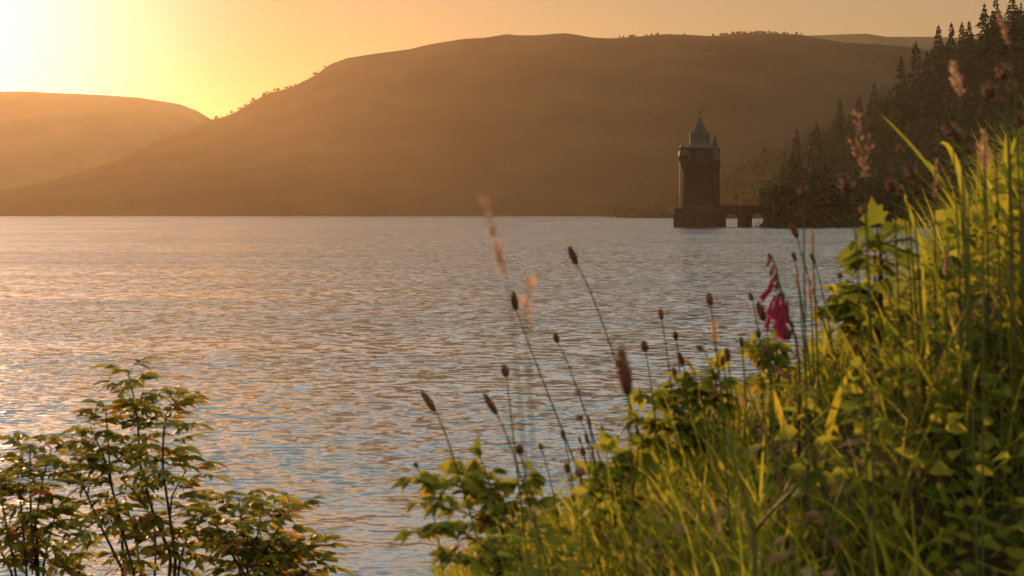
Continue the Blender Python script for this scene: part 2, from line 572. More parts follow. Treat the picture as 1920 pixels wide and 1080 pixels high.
TOPS = [(1420, 420), (1433, 392), (1445, 352), (1462, 328), (1480, 312), (1493, 262), (1531, 248), (1575, 212), (1611, 200), (1639, 180), (1665, 160), (1690, 130),
        (1718, 104), (1750, 76), (1804, 62), (1830, 45), (1846, 25), (1880, 10), (2000, -20), (2400, -150)]
TX, TY = np.array(TOPS, float).T
wood = MB()
wr = random.Random(5)
cnt = 0
for k in range(9000):
    if cnt >= 1150: break
    y = YS0 + 5 + (YS1 + 15 - YS0) * wr.random() ** .8
    px = wr.uniform(1425, 2150)
    x = (px - 960) / F_PX * y
    z = slope_z(x, y)
    if z < .7: continue
    H = wr.uniform(9, 19)
    ptop = to_px(x, y, z + H)[1]
    lim = np.interp(px, TX, TY) - wr.choice((0, 0, 10, 22))
    if ptop < lim - 20:
        H *= .6
        if to_px(x, y, z + H)[1] < lim - 20: continue
    cnt += 1
    if wr.random() < (.55 if y < 560 else .22):
        broadleaf(wood, (x, y, z - .5), H * .9, H * .42, k, 420, wr.uniform(.25, .7), .55)
    else:
        conifer(wood, (x, y, z - .3), H, H * wr.uniform(.2, .28), k, 13, wr.uniform(.2, .6), 6)
# low scrub along the waterline
for k in range(130):
    px = wr.uniform(1425, 2100)
    x = (px - 960) / F_PX * 520
    y = shore_y(x) + wr.uniform(2, 9)
    broadleaf(wood, (x, y, slope_z(x, y) - 1.6), wr.uniform(3, 6.5), wr.uniform(1.8, 3.4), 900 + k, 110, wr.uniform(.2, .7), .45)
o = wood.build("conifer_wood", M['needle'], smooth=False)
sett(o, "dense dark conifer wood covering the right-hand hillside", kind='stuff')

SPRUCES = [  # top px, py, distance, height, label
    (1493, 239, 640, 15, "dark spruce at the low left end of the wooded slope, above the bridge"),
    (1531, 223, 690, 17, "hazy spruce second from the lower end of the wooded slope"),
    (1575, 183, 700, 20, "broad dark spruce left of the double-tipped pair on the slope"),
    (1611, 175, 740, 20, "slim spruce halfway up the edge of the wooded slope"),
    (1639, 151, 760, 20, "spruce with a spreading crown against the brown hill, below the tallest ridge tree"),
    (1690, 103, 770, 24, "large ragged spruce against the brown hill, left of the slim one"),
    (1718, 74, 780, 25, "slim tall spruce whose tip just reaches the far ridge line"),
    (1738, 92, 785, 17, "short spruce in the notch below the first tree on the sky"),
    (1760, 44, 790, 25, "tall spruce on the skyline, leftmost of the row against the sky"),
    (1784, 40, 795, 22, "thin spruce second in the row against the sky"),
    (1804, 38, 795, 20, "thin spruce third in the row against the sky"),
    (1817, 36, 795, 19, "narrow spruce fourth in the row, beside the big trees in the corner"),
    (1846, 4, 700, 22, "big open-crowned conifer in the top right corner, left of its neighbour"),
    (1868, -12, 690, 23, "big open-crowned conifer cut by the top edge of the picture"),
    (1898, -18, 680, 24, "rightmost tall conifer in the top right corner"),
]
for i, (px, py, Y, H, lab) in enumerate(SPRUCES):
    top = P(px, py, Y)
    g = slope_z(top.x, top.y)
    H = max(H, top.z - g + .2) if top.z - g < 34 else H
    base = Vector((top.x, top.y, top.z - H))
    r_ = empty("spruce_tree", base, lab, "tree", "spruces standing out on the wooded slope")
    t = MB(); t.tube([base, base + Vector((0, 0, H * .5)), base + Vector((0, 0, H * .97))], [H * .018, H * .011, .02], 7)
    t.build("trunk", M['bark'], r_)
    c = MB(); conifer(c, base, H, H * (.27 if i < 12 else .32), 50 + i, 22, .35, 6, .28)
    c.build("crown", M['needle'], r_, smooth=False)
for i, (px, py, Y, H, Rd, lab) in enumerate([
        (1476, 312, 516, 15, 6.0, "round-crowned dark tree on the shore where the bridge ends"),
        (1450, 345, 514, 10, 4.2, "small rounded tree at the waterside, nearest the bridge arches"),
        (1512, 296, 530, 16, 6.5, "broad rounded tree on the shore, right of the bridge end")]):
    top = P(px, py, Y)
    base = Vector((top.x, top.y, max(slope_z(top.x, top.y) - .3, top.z - H)))
    H = top.z - base.z
    r_ = empty("rounded_tree", base, lab, "tree", "rounded trees on the right shore")
    t = MB(); t.tube([base, base + Vector((.2, 0, H * .3)), base + Vector((0, .2, H * .75))], [.35, .25, .08], 7)
    t.build("trunk", M['bark'], r_)
    c = MB(); broadleaf(c, base, H * 1.06, Rd, 70 + i, 1700, .35, .5)
    c.build("crown", M['canopy'], r_, smooth=False)

# hazy wooded shore behind the tower
MID = [(1080, 416), (1150, 412), (1176, 402), (1230, 389), (1300, 370), (1350, 346), (1400, 305), (1440, 284), (1500, 266), (1600, 230), (1800, 180), (2200, 150), (2600, 140)]
mid_pt = hill("wooded_shore", "hazy wooded shore behind the tower", MID, 1170, 1400, M['forestfloor'], .8, 14, 1.5, (1080, 2600))
mw = MB()
MX, MY = np.array(MID, float).T
for k in range(520):
    t = wr.random()
    y = 1190 + 210 * t
    px = wr.uniform(1150, 1760)
    x = (px - 960) / F_PX * 1400
    zr = CAM_H + elev(np.interp(px, MX, MY)) * 1400
    z = max(zr * t ** .8 - 1, .3)
    H = wr.uniform(7, 17) * (.6 if px < 1300 else 1)
    if wr.random() < .5:
        broadleaf(mw, (x, y, z - 1), H * .8, H * .42, 2000 + k, 130, .5, .9)
    else:
        conifer(mw, (x, y, z - .3), H * 1.1, H * .25, 2000 + k, 9, .4, 6)
o = mw.build("shore_wood", M['canopy'], smooth=False)
sett(o, "soft hazy woodland along the shore behind the tower", kind='stuff')

# tiny trees along the far ridge
rt = MB()
for k in range(210):
    if k < 120:
        px = wr.choice([wr.gauss(1440, 50), wr.gauss(1400, 30), wr.uniform(1160, 1240)])
        H = wr.uniform(1.5, 3.2)
    else:
        px = wr.choice([wr.uniform(400, 480), wr.uniform(495, 560), wr.uniform(400, 620)])
        H = wr.uniform(1.5, 4.2)
    x, y, z = ridge_pt(px)
    y += wr.uniform(-8, 4)
    if wr.random() < .5: conifer(rt, (x, y, z - 1.5), H + 1.5, H * .3, 4000 + k, 7, .3, 5)
    else: broadleaf(rt, (x, y, z - 2), H + 2, H * .55, 4000 + k, 50, .3, .9)
o = rt.build("ridge_trees", M['needle'], smooth=False)
sett(o, "thin fringe of tiny trees along the far ridge", kind='stuff')


# ------------------------------------------------------------------ the tower in the lake and its bridge
TY0 = 527.0


def tx(px): return (px - 960) / F_PX * TY0
def tz(py): return CAM_H + elev(py) * TY0


TC = Vector((tx(1314.5), TY0, 0))
tower = empty("stone_tower", TC, "tall dark stone water tower with green spire standing in the lake", "tower")


def tpart(name, mb, mat, parent=None, smooth=False):
    return mb.build(name, mat, parent or tower, smooth=smooth)


pxm = TY0 / F_PX                                   # metres per photo pixel at the tower
# plinth rising from the water, a wider block with a stepped top
mb = MB()
hw = 47.5 * pxm
pc = tx(1311.5)
mb.lathe([(hw * 1.03, -2.5), (hw * 1.03, tz(399)), (hw * .985, tz(396.5)), (hw * .985, tz(393)), (hw * .9, tz(389)), (34.5 * pxm, tz(386))], 8, (pc, TY0, 0))
tpart("plinth", mb, M['plinthstone'])
# shaft with a slight batter
mb = MB()
r0 = 33.5 * pxm
mb.lathe([(r0 * 1.04, tz(389)), (r0 * 1.01, tz(382)), (r0 * 1.0, tz(378)), (r0 * .985, tz(330)), (r0 * .975, tz(318))], 12, TC)
tpart("shaft", mb, M['stone'])
# corbelled upper storey
mb = MB()
mb.lathe([(r0 * .97, tz(321)), (r0 * 1.0, tz(316)), (r0 * 1.0, tz(314)), (r0 * 1.04, tz(309)), (r0 * 1.04, tz(278))], 12, TC)
up = tpart("upper_storey", mb, M['stone'])
cb = MB()
for k in range(28):
    a = 6.283 * k / 28
    q = Matrix.Rotation(a, 3, 'Z')
    n0 = len(cb.v)
    cb.box(r0 * .98, r0 * 1.07, -.16, .16, tz(312), tz(308.5))
    cb.v[n0:] = [tuple(q @ Vector(v) + TC) for v in cb.v[n0:]]
cb.lathe([(r0 * 1.0, tz(312.2)), (r0 * 1.055, tz(310.5)), (r0 * 1.055, tz(309.5)), (r0 * 1.0, tz(308.2))], 28, TC)
tpart("corbel_course", cb, M['stone'], up)
for k, a in enumerate((-2.35, -1.57, -.8)):
    for z0, z1, nm in ((302, 287, "window"),):
        wmb = MB()
        q = Matrix.Rotation(a, 3, 'Z')
        h0, h1 = tz(z0), tz(z1)
        prof = [(-.42, h0), (.42, h0), (.42, h1 - .5), (.2, h1 - .1), (0, h1), (-.2, h1 - .1), (-.42, h1 - .5)]
        f = [(r0 * 1.045, y, z) for y, z in prof] + [(r0 * .98, y, z) for y, z in prof]
        wmb.add([q @ Vector(v) + TC for v in f], [tuple(range(7)), tuple(range(13, 6, -1))] + [(i, i + 7, (i + 1) % 7 + 7, (i + 1) % 7) for i in range(7)])
        tpart("window", wmb, M['glass'])
# garderobe-like bay corbelled out on the left, with its lean-to roof
mb = MB()
bl, br = tx(1272.5), tx(1290)
prof = [(bl, tz(277)), (bl, tz(300)), (tx(1276), tz(309)), (tx(1277.5), tz(313)), (tx(1280.5), tz(321)), (br, tz(324)), (br, tz(277))]
vs_ = [(x, TY0 - 3.2, z) for x, z in prof] + [(x, TY0 + 1.2, z) for x, z in prof]
n = len(prof)
mb.add(vs_, [tuple(range(n)), tuple(range(2 * n - 1, n - 1, -1))] + [(i, i + n, (i + 1) % n + n, (i + 1) % n) for i in range(n)])
bay = tpart("corbelled_bay", mb, M['stone'])
mb = MB()
e0, e1, e2 = tx(1271), tx(1296), tz(273.5)
mb.add([(e0, TY0 - 3.6, tz(292)), (e0, TY0 + 1.6, tz(292)), (e1 - 2.6, TY0 + 1.0, e2), (e1 - 2.6, TY0 - 2.6, e2), (e1, TY0 - 4.0, tz(292)), (e1, TY0 + 1.6, tz(292)), (e0 + .5, TY0 - 2.9, e2), (e0 + .5, TY0 + 1.1, e2)],
       [(0, 1, 7, 6), (6, 7, 2, 3), (0, 6, 3, 4), (1, 5, 2, 7), (4, 3, 2, 5), (0, 4, 5, 1)])
tpart("bay_roof", mb, M['copper'], bay)
# main roof: bell-cast pyramid, gallery stage with dormers, spire
mb = MB()
rc = Vector((tx(1311), TY0, 0))
mb.lathe([(r0 * 1.10, tz(278.5)), (r0 * 1.10, tz(277.2)), (r0 * .98, tz(275.5)), (22.5 * pxm, tz(272)), (19 * pxm, tz(266)), (17.5 * pxm, tz(259)), (17 * pxm, tz(252)),
          (15.5 * pxm, tz(248.5)), (12.8 * pxm, tz(244)), (9.6 * pxm, tz(237)), (6.3 * pxm, tz(229.5)), (3 * pxm, tz(222.5)), (.35 * pxm, tz(217))], 12, rc)
roof = tpart("spire_roof", mb, M['copper'])
for k, a in enumerate((math.pi, -math.pi * .5, 0, math.pi * .5)):
    q = Matrix.Rotation(a, 3, 'Z')
    d = MB()
    h0, h1, h2 = tz(263), tz(252), tz(245.5)
    x0, x1, hw_ = 9 * pxm, 18.6 * pxm, 4.2 * pxm
    v_ = [(x1, -hw_, h0), (x1, hw_, h0), (x1, hw_, h1), (x1, 0, h2), (x1, -hw_, h1), (x0, -hw_, h0), (x0, hw_, h0), (x0, hw_, h1), (x0, 0, h2), (x0, -hw_, h1)]
    d.add([q @ Vector(v) + rc for v in v_], [(0, 1, 2, 3, 4), (9, 8, 7, 6, 5), (0, 5, 6, 1), (1, 6, 7, 2), (2, 7, 8, 3), (3, 8, 9, 4), (4, 9, 5, 0)])
    tpart("dormer", d, M['copper'], roof)
mb = MB()
mb.lathe([(.22, tz(218)), (.16, tz(213)), (.34, tz(211.5)), (.34, tz(210.5)), (.09, tz(209)), (.06, tz(199))], 8, rc)
fin = MB(); fin.v, fin.f, fin.t = mb.v, mb.f, mb.t
fin.box(rc.x - .55, rc.x + .75, TY0 - .05, TY0 + .05, tz(203.2), tz(202.2))
fin.add([(rc.x + .75, TY0 - .05, tz(202.7) + .35), (rc.x + .75, TY0 - .05, tz(202.7) - .35), (rc.x + 1.2, TY0, tz(202.7)), (rc.x + .75, TY0 + .05, tz(202.7))], [(0, 1, 2), (0, 2, 3), (1, 3, 2), (0, 3, 1)])
tpart("weathervane", fin, M['iron'], roof)
# stair turret on the right
mb = MB()
sc_ = Vector((tx(1337.3), TY0 - 3.2, 0))
mb.lathe([(9.2 * pxm, tz(389)), (9.2 * pxm, tz(318)), (9.7 * pxm, tz(315)), (9.7 * pxm, tz(300))], 12, sc_)
tur = tpart("stair_turret", mb, M['stone'])
mb = MB()
mb.lathe([(10.4 * pxm, tz(301)), (10.4 * pxm, tz(300)), (9 * pxm, tz(295)), (7.6 * pxm, tz(285)), (5.2 * pxm, tz(272)), (2.4 * pxm, tz(260)), (.3 * pxm, tz(252.5))], 12, sc_)
tpart("turret_roof", mb, M['copper'], tur)
mb = MB()
mb.tube([(tx(1273.5), TY0 - 2.6, tz(304)), (tx(1273.5), TY0 - 2.6, tz(350)), (tx(1274), TY0 - 2.6, tz(390))], .16, 6)
tpart("drainpipe", mb, M['iron'])

# the arched bridge
bx0, bx1 = tx(1350), tx(1482)
BY0, BY1 = TY0 - 2.2, TY0 + 2.2
bridge = empty("arched_bridge", (bx0, TY0, 0), "low dark stone bridge with round arches joining the tower to the shore", "bridge")
arches = [(tx(1359.5), tx(1384), tz(404), tz(400.5)), (tx(1408), tx(1432.5), tz(404), tz(400.5))]
zt, zb = tz(389.5), -2.5


def arch_wall(mb, y0, y1):
    """spandrel wall between the piers with real round-headed openings"""
    xs_ = [bx0]
    seg = []
    cur = bx0
    for (a, b, sp_, cr) in arches:
        seg.append((cur, a, None)); seg.append((a, b, (sp_, cr))); cur = b
    seg.append((cur, bx1, None))
    for a, b, ar in seg:
        if ar is None:
            mb.box(a, b, y0, y1, zb, zt)
        else:
            N_ = 12
            pts = []
            c_, hr = (a + b) / 2, (b - a) / 2
            z_s = tz(407)
            rise = tz(400) - z_s
            for i in range(N_ + 1):
                t = math.pi * (1 - i / N_)
                pts.append((c_ + hr * math.cos(t), z_s + rise * math.sin(t)))
            v_ = []
            for y in (y0, y1):
                v_ += [(x, y, z) for x, z in pts] + [(x, y, zt) for x, z in pts]
            m_ = N_ + 1
            f_ = []
            for i in range(N_):
                f_ += [(i, i + 1, m_ + i + 1, m_ + i), (2 * m_ + i, 3 * m_ + i, 3 * m_ + i + 1, 2 * m_ + i + 1), (i, 2 * m_ + i, 2 * m_ + i + 1, i + 1), (m_ + i, m_ + i + 1, 3 * m_ + i + 1, 3 * m_ + i)]
            mb.add(v_, f_)


mb = MB(); arch_wall(mb, BY0, BY1)
mb.build("arch_wall", M['plinthstone'], bridge, smooth=False)
mb = MB(); mb.box(bx0, bx1, BY0 + .42, BY1 - .42, zt, zt + .12); mb.build("deck", M['plinthstone'], bridge, smooth=False)
for y in (BY0 - .12, BY1 - .28):
    mb = MB(); mb.box(bx0, bx1, y, y + .4, zt + .002, tz(386.2)); pr = mb.build("parapet", M['plinthstone'], bridge, smooth=False)
    mb = MB(); mb.box(bx0, bx1, y - .06, y + .46, tz(386.2), tz(385.2)); mb.build("coping", M['plinthstone'], pr, smooth=False)
for px in (1396,):
    mb = MB(); x = tx(px)
    mb.add([(x - 1.2, BY0, zb), (x + 1.2, BY0, zb), (x, BY0 - 1.5, zb), (x - 1.2, BY0, tz(399)), (x + 1.2, BY0, tz(399)), (x, BY0 - 1.5, tz(401))],
           [(0, 2, 5, 3), (2, 1, 4, 5), (3, 5, 4), (0, 1, 2), (0, 3, 4, 1)])
    mb.build("cutwater", M['plinthstone'], bridge, smooth=False)

# ------------------------------------------------------------------ the near bank
CREST = [(-.195, -.587), (-.045, -.527), (.105, -.46), (.255, -.345), (.405, -.255), (.48, -.20), (.555, -.14), (.63, -.075), (.72, .0), (.95, .17), (1.5, .42), (3.0, .8), (12, 1.2), (60, 2.5)]
KX, KZ = np.array(CREST, float).T
YC = 2.6


def bank_rel(x, y):
    x = np.asarray(x, float); y = np.asarray(y, float)
    c = np.interp(x, KX, KZ)
    c = np.where(x < KX[0], KZ[0] + (x - KX[0]) * .52, c)
    d = YC - y
    near = np.where(d > 0, -np.where(x > .3, .40, .28) * np.clip(d - np.clip(.62 - (x - .2) * .35, .42, .62), 0, 1.2), 0)
    far = np.where(d < 0, -.42 * (-d) - .03 * d * d, 0)
    return c + near + far


def bank_z(x, y):
    b_ = bank_rel(x, y)
    n = .022 * math.sin(x * 9 + y * 7) + .018 * math.sin(x * 17 - y * 13 + 1) + .012 * math.sin(x * 31 + y * 23)
    return max(CAM_H + float(b_) + n, -1.6)


gx = np.concatenate([-np.geomspace(400, 2.6, 24), np.linspace(-2.5, 3.0, 111), np.geomspace(3.1, 400, 26)])
gy = np.concatenate([-np.geomspace(400, 1.1, 22), np.linspace(-1, 4.5, 100), np.linspace(4.6, 22, 26)])
V = np.array([[(x, y, bank_z(x, y)) for x in gx] for y in gy])
o = raw_mesh("bank", V.reshape(-1, 3), grid_faces(len(gy), len(gx)), M['soil'])
sett(o, "steep earthy lake bank under the grass", kind='structure')

# outline of the grass against the view: photo pixels
SIL = [(600, 1200), (780, 1110), (850, 1020), (950, 950), (1050, 905), (1130, 850), (1200, 790), (1260, 730), (1330, 715), (1420, 675), (1500, 650), (1570, 590),
       (1640, 560), (1700, 500), (1740, 440), (1790, 370), (1840, 310), (1880, 270), (1920, 235), (2050, 120), (2400, -100)]
LX, LY = np.array(SIL, float).T


def blade(mb, base, h, lean, az, wid, curl, tint, seg=6, face=None):
    """a grass blade: a tapering strip that rises and bows over"""
    d = Vector((math.cos(az), math.sin(az), 0))
    fa = az + (face if face is not None else 1.2)
    s = Vector((math.cos(fa), math.sin(fa), 0))
    vs_, fs = [], []
    p = Vector(base); ang = lean
    for i in range(seg + 1):
        t = i / seg
        wv = wid * (1 - t) ** .7 * (.55 + .9 * min(t * 3, 1)) * .7
        if i == seg: wv = wid * .03
        vs_ += [p - s * wv, p + s * wv]
        p = p + (Vector((0, 0, 1)) * math.cos(ang) + d * math.sin(ang)) * (h / seg)
        ang += curl / seg
    for i in range(seg):
        fs.append((2 * i, 2 * i + 1, 2 * i + 3, 2 * i + 2))
    mb.add(vs_, fs, tint)
    return p


def leaf(mb, base, d, up, L_, W_, tint, droop=.35, fold=.25, seg=5, wave=0.0):
    """an ovate pointed leaf folded along its midrib"""
    d = d.normalized()
    s = d.cross(up)
    if s.length < 1e-3: s = d.cross(Vector((1, .3, 0)))
    s.normalize()
    u = s.cross(d).normalized()
    vs_, fs = [], []
    for i in range(seg + 1):
        t = i / seg
        wv = W_ * .5 * (math.sin(math.pi * min(1, t ** .75)) ** .8 if 0 < t < 1 else .02)
        c = Vector(base) + d * (L_ * t) - u * (droop * L_ * t * t)
        e = u * (fold * wv + wave * W_ * (.5 if i % 2 else -.5))
        vs_ += [c - s * wv + e, c, c + s * wv + e]
    for i in range(seg):
        a = 3 * i
        fs += [(a, a + 1, a + 4, a + 3), (a + 1, a + 2, a + 5, a + 4)]
    mb.add(vs_, fs, tint)


def lobed(mb, base, d, up, S_, tint, droop=.25):
    """a five-lobed leaf"""
    d = d.normalized(); s = d.cross(up).normalized(); u = s.cross(d).normalized()
    out_ = [(0, 0), (-.18, .02), (-.42, -.08), (-.38, .12), (-.62, .30), (-.40, .40), (-.44, .62), (-.22, .62), (0, 1.0), (.22, .62), (.44, .62), (.40, .40), (.62, .30), (.38, .12), (.42, -.08), (.18, .02)]
    B = Vector(base)
    vs_ = [B + d * (.38 * S_) - u * (droop * .1 * S_)]
    for a, b_ in out_:
        r2 = a * a + b_ * b_
        vs_.append(B + s * (a * S_) + d * (b_ * S_) - u * (droop * r2 * S_ - .06 * S_ * abs(a)))
    n_ = len(out_)
    mb.add(vs_, [(0, 1 + i, 1 + (i + 1) % n_) for i in range(n_)], tint)


gr = random.Random(21)


def fits(p, slack):
    """does this point stay under the grass outline, give or take slack pixels?"""
    a, b_ = to_px(p.x, p.y, p.z)
    return b_ > np.interp(a, LX, LY) - slack


# grass: one uncountable mass
gm = MB()
nb = 0
tries = 0
while nb < 21000 and tries < 150000:
    tries += 1
    y = gr.uniform(1.1, 3.5)
    x = gr.uniform(-.35, 1.55)
    z = bank_z(x, y)
    px, py = to_px(x, y, z)
    if px < 500 or px > 2500: continue
    dens = mnoise.noise(Vector((x * 4.5, y * 4.5, 2.2)))
    shade = px > 1450 and py > 860
    if dens < (-.05 if shade else -.35): continue
    if shade and gr.random() < .3: continue
    h = gr.uniform(.06, .18) * (1.6 if px > 1640 else 1.0) * (.62 if shade else 1)
    if gr.random() < .06: h *= 1.5
    lean = abs(gr.gauss(.2, .42))
    az = gr.gauss(math.pi, 1.3)
    top = Vector((x, y, z + h * .85))
    sl_px = gr.uniform(0, 55) if gr.random() < .18 else gr.uniform(-60, 10)
    k_ = 0
    while not fits(top, sl_px) and k_ < 4:
        h *= .75; k_ += 1
        top = Vector((x, y, z + h * .85))
    if h < .05 or not fits(top, sl_px): continue
    wd = gr.uniform(.0013, .0036) * (1.3 if gr.random() < .15 else 1)
    blade(gm, (x, y, z - .01), h, lean, az, wd, gr.uniform(.1, 2.4), min(1, max(0, gr.gauss(.5, .2))) if gr.random() > .05 else gr.uniform(.8, 1), 5, gr.uniform(.6, 2.4))
    nb += 1
o = gm.build("grass", M['grass'])
sett(o, "long sunlit grass covering the steep bank", kind='stuff')

# low broad-leaved plants among the grass
um = MB()
nb = 0
tries = 0
while nb < 14000 and tries < 80000:
    tries += 1
    y = gr.uniform(1.15, 3.3); x = gr.uniform(-.3, 1.4)
    z = bank_z(x, y)
    if mnoise.noise(Vector((x * 3.1, y * 3.1, 7.7))) < -.12: continue
    hh = gr.uniform(.01, .10) if gr.random() < .7 else gr.uniform(.08, .17)
    p = Vector((x, y, z + hh))
    if not fits(p + Vector((0, 0, .02)), gr.uniform(-30, 15)): continue
    a = gr.uniform(0, 6.28)
    d = Vector((math.cos(a), math.sin(a), gr.uniform(-.3, .7)))
    L_ = gr.uniform(.010, .028)
    leaf(um, p, d, Vector((gr.uniform(-1.2, .8), gr.uniform(-1.2, .8), .8)), L_, L_ * gr.uniform(.4, .75), min(1, max(0, gr.gauss(.42, .22))), gr.uniform(.1, .6), .3, 4)
    nb += 1
o = um.build("undergrowth", M['leaf'])
sett(o, "low broad leaves growing thickly among the grass on the bank", kind='stuff')

# withered leaves and bits lying low on the shaded part of the bank
dm = MB()
for k in range(900):
    y = gr.uniform(1.2, 2.6); x = gr.uniform(.1, 1.1)
    z = bank_z(x, y) + gr.uniform(.005, .05)
    a = gr.uniform(0, 6.28)
    L_ = gr.uniform(.012, .04)
    leaf(dm, (x, y, z), Vector((math.cos(a), math.sin(a), gr.uniform(-.2, .6))), Vector((gr.uniform(-.6, .6), gr.uniform(-.6, .6), 1)), L_, L_ * gr.uniform(.3, .6), gr.random(), gr.uniform(-.5, .8), .5, 4)
o = dm.build("leaf_litter", M['dryleaf'])
sett(o, "withered brown leaves caught low in the bank", kind='stuff')


# ---- plants one can tell apart
def root_at(px, Y):
    """where the ground lies under the sight line column px at depth Y"""
    x = (px - 960) / F_PX * Y
    return Vector((x, Y, bank_z(x, Y) - .01))


def stem_curve(top, mid, rootp, n=10):
    return bez(top, mid, rootp, n)


def plantain(head_top, head_bot, via, rpx, Y, label, wpx=15, anth=False, group=None, kind="ribwort", tint=.4):
    a, b_ = P(*head_top, Y), P(*head_bot, Y)
    root = root_at(rpx, Y)
    r_ = empty("plantain", root, label, "wildflower", group)
    ax = (a - b_)
    L_ = ax.length
    rad = wpx * .43 / F_PX * Y
    v = P(*via, Y) if via else b_ - ax.normalized() * ((b_ - root).length * .45)
    st = MB()
    pts = bez(b_, v, root, 10)
    st.tube(pts, [.0007 + .0006 * i / 10 for i in range(11)], 5, gr.uniform(.3, .8))
    st.build("stem", M['stem'], r_)
    hd = MB()
    q = ax.normalized().to_track_quat('Z', 'Y').to_matrix()
    prof = [(.25, 0), (.72, .10), (.95, .28), (1.0, .45), (.9, .65), (.62, .85), (.2, 1.0)]
    hd.lathe([(r * rad, t * L_) for r, t in prof], 9, b_, q, tint=tint)
    for k in range(70):                            # bracts standing off the head
        t = gr.random(); ang = gr.uniform(0, 6.28)
        rr = rad * np.interp(t, [p[1] for p in prof], [p[0] for p in prof])
        c = Vector((math.cos(ang) * rr, math.sin(ang) * rr, t * L_))
        n_ = Vector((math.cos(ang), math.sin(ang), .9)).normalized()
        tg = Vector((-math.sin(ang), math.cos(ang), 0))
        s = rad * .34
        hd.add([b_ + q @ (c - tg * s), b_ + q @ (c + tg * s), b_ + q @ (c + n_ * s * 2.2)], [(0, 1, 2)], min(1, max(0, tint + gr.uniform(-.4, .5))))
    h = hd.build("flower_head", M['head'], r_)
    if True:
        an = MB()
        for k in range(60 if anth else 22):
            t = gr.uniform(.15, .8); ang = gr.uniform(0, 6.28)
            c = Vector((math.cos(ang) * rad * 1.0, math.sin(ang) * rad * 1.0, t * L_))
            n_ = Vector((math.cos(ang), math.sin(ang), gr.uniform(-.2, .5))).normalized()
            e = c + n_ * rad * gr.uniform(.5, 1.1)
            s = rad * .13
            sd_ = Vector((0, 0, s))
            tg = Vector((-math.sin(ang), math.cos(ang), 0)) * s
            an.add([b_ + q @ (e - sd_), b_ + q @ (e + tg), b_ + q @ (e + sd_), b_ + q @ (e - tg)], [(0, 1, 2, 3)], gr.random())
            an.add([b_ + q @ c, b_ + q @ (c + tg * .4), b_ + q @ e], [(0, 1, 2)], gr.random())
        an.build("stamens", M['anther'], h)
    return r_


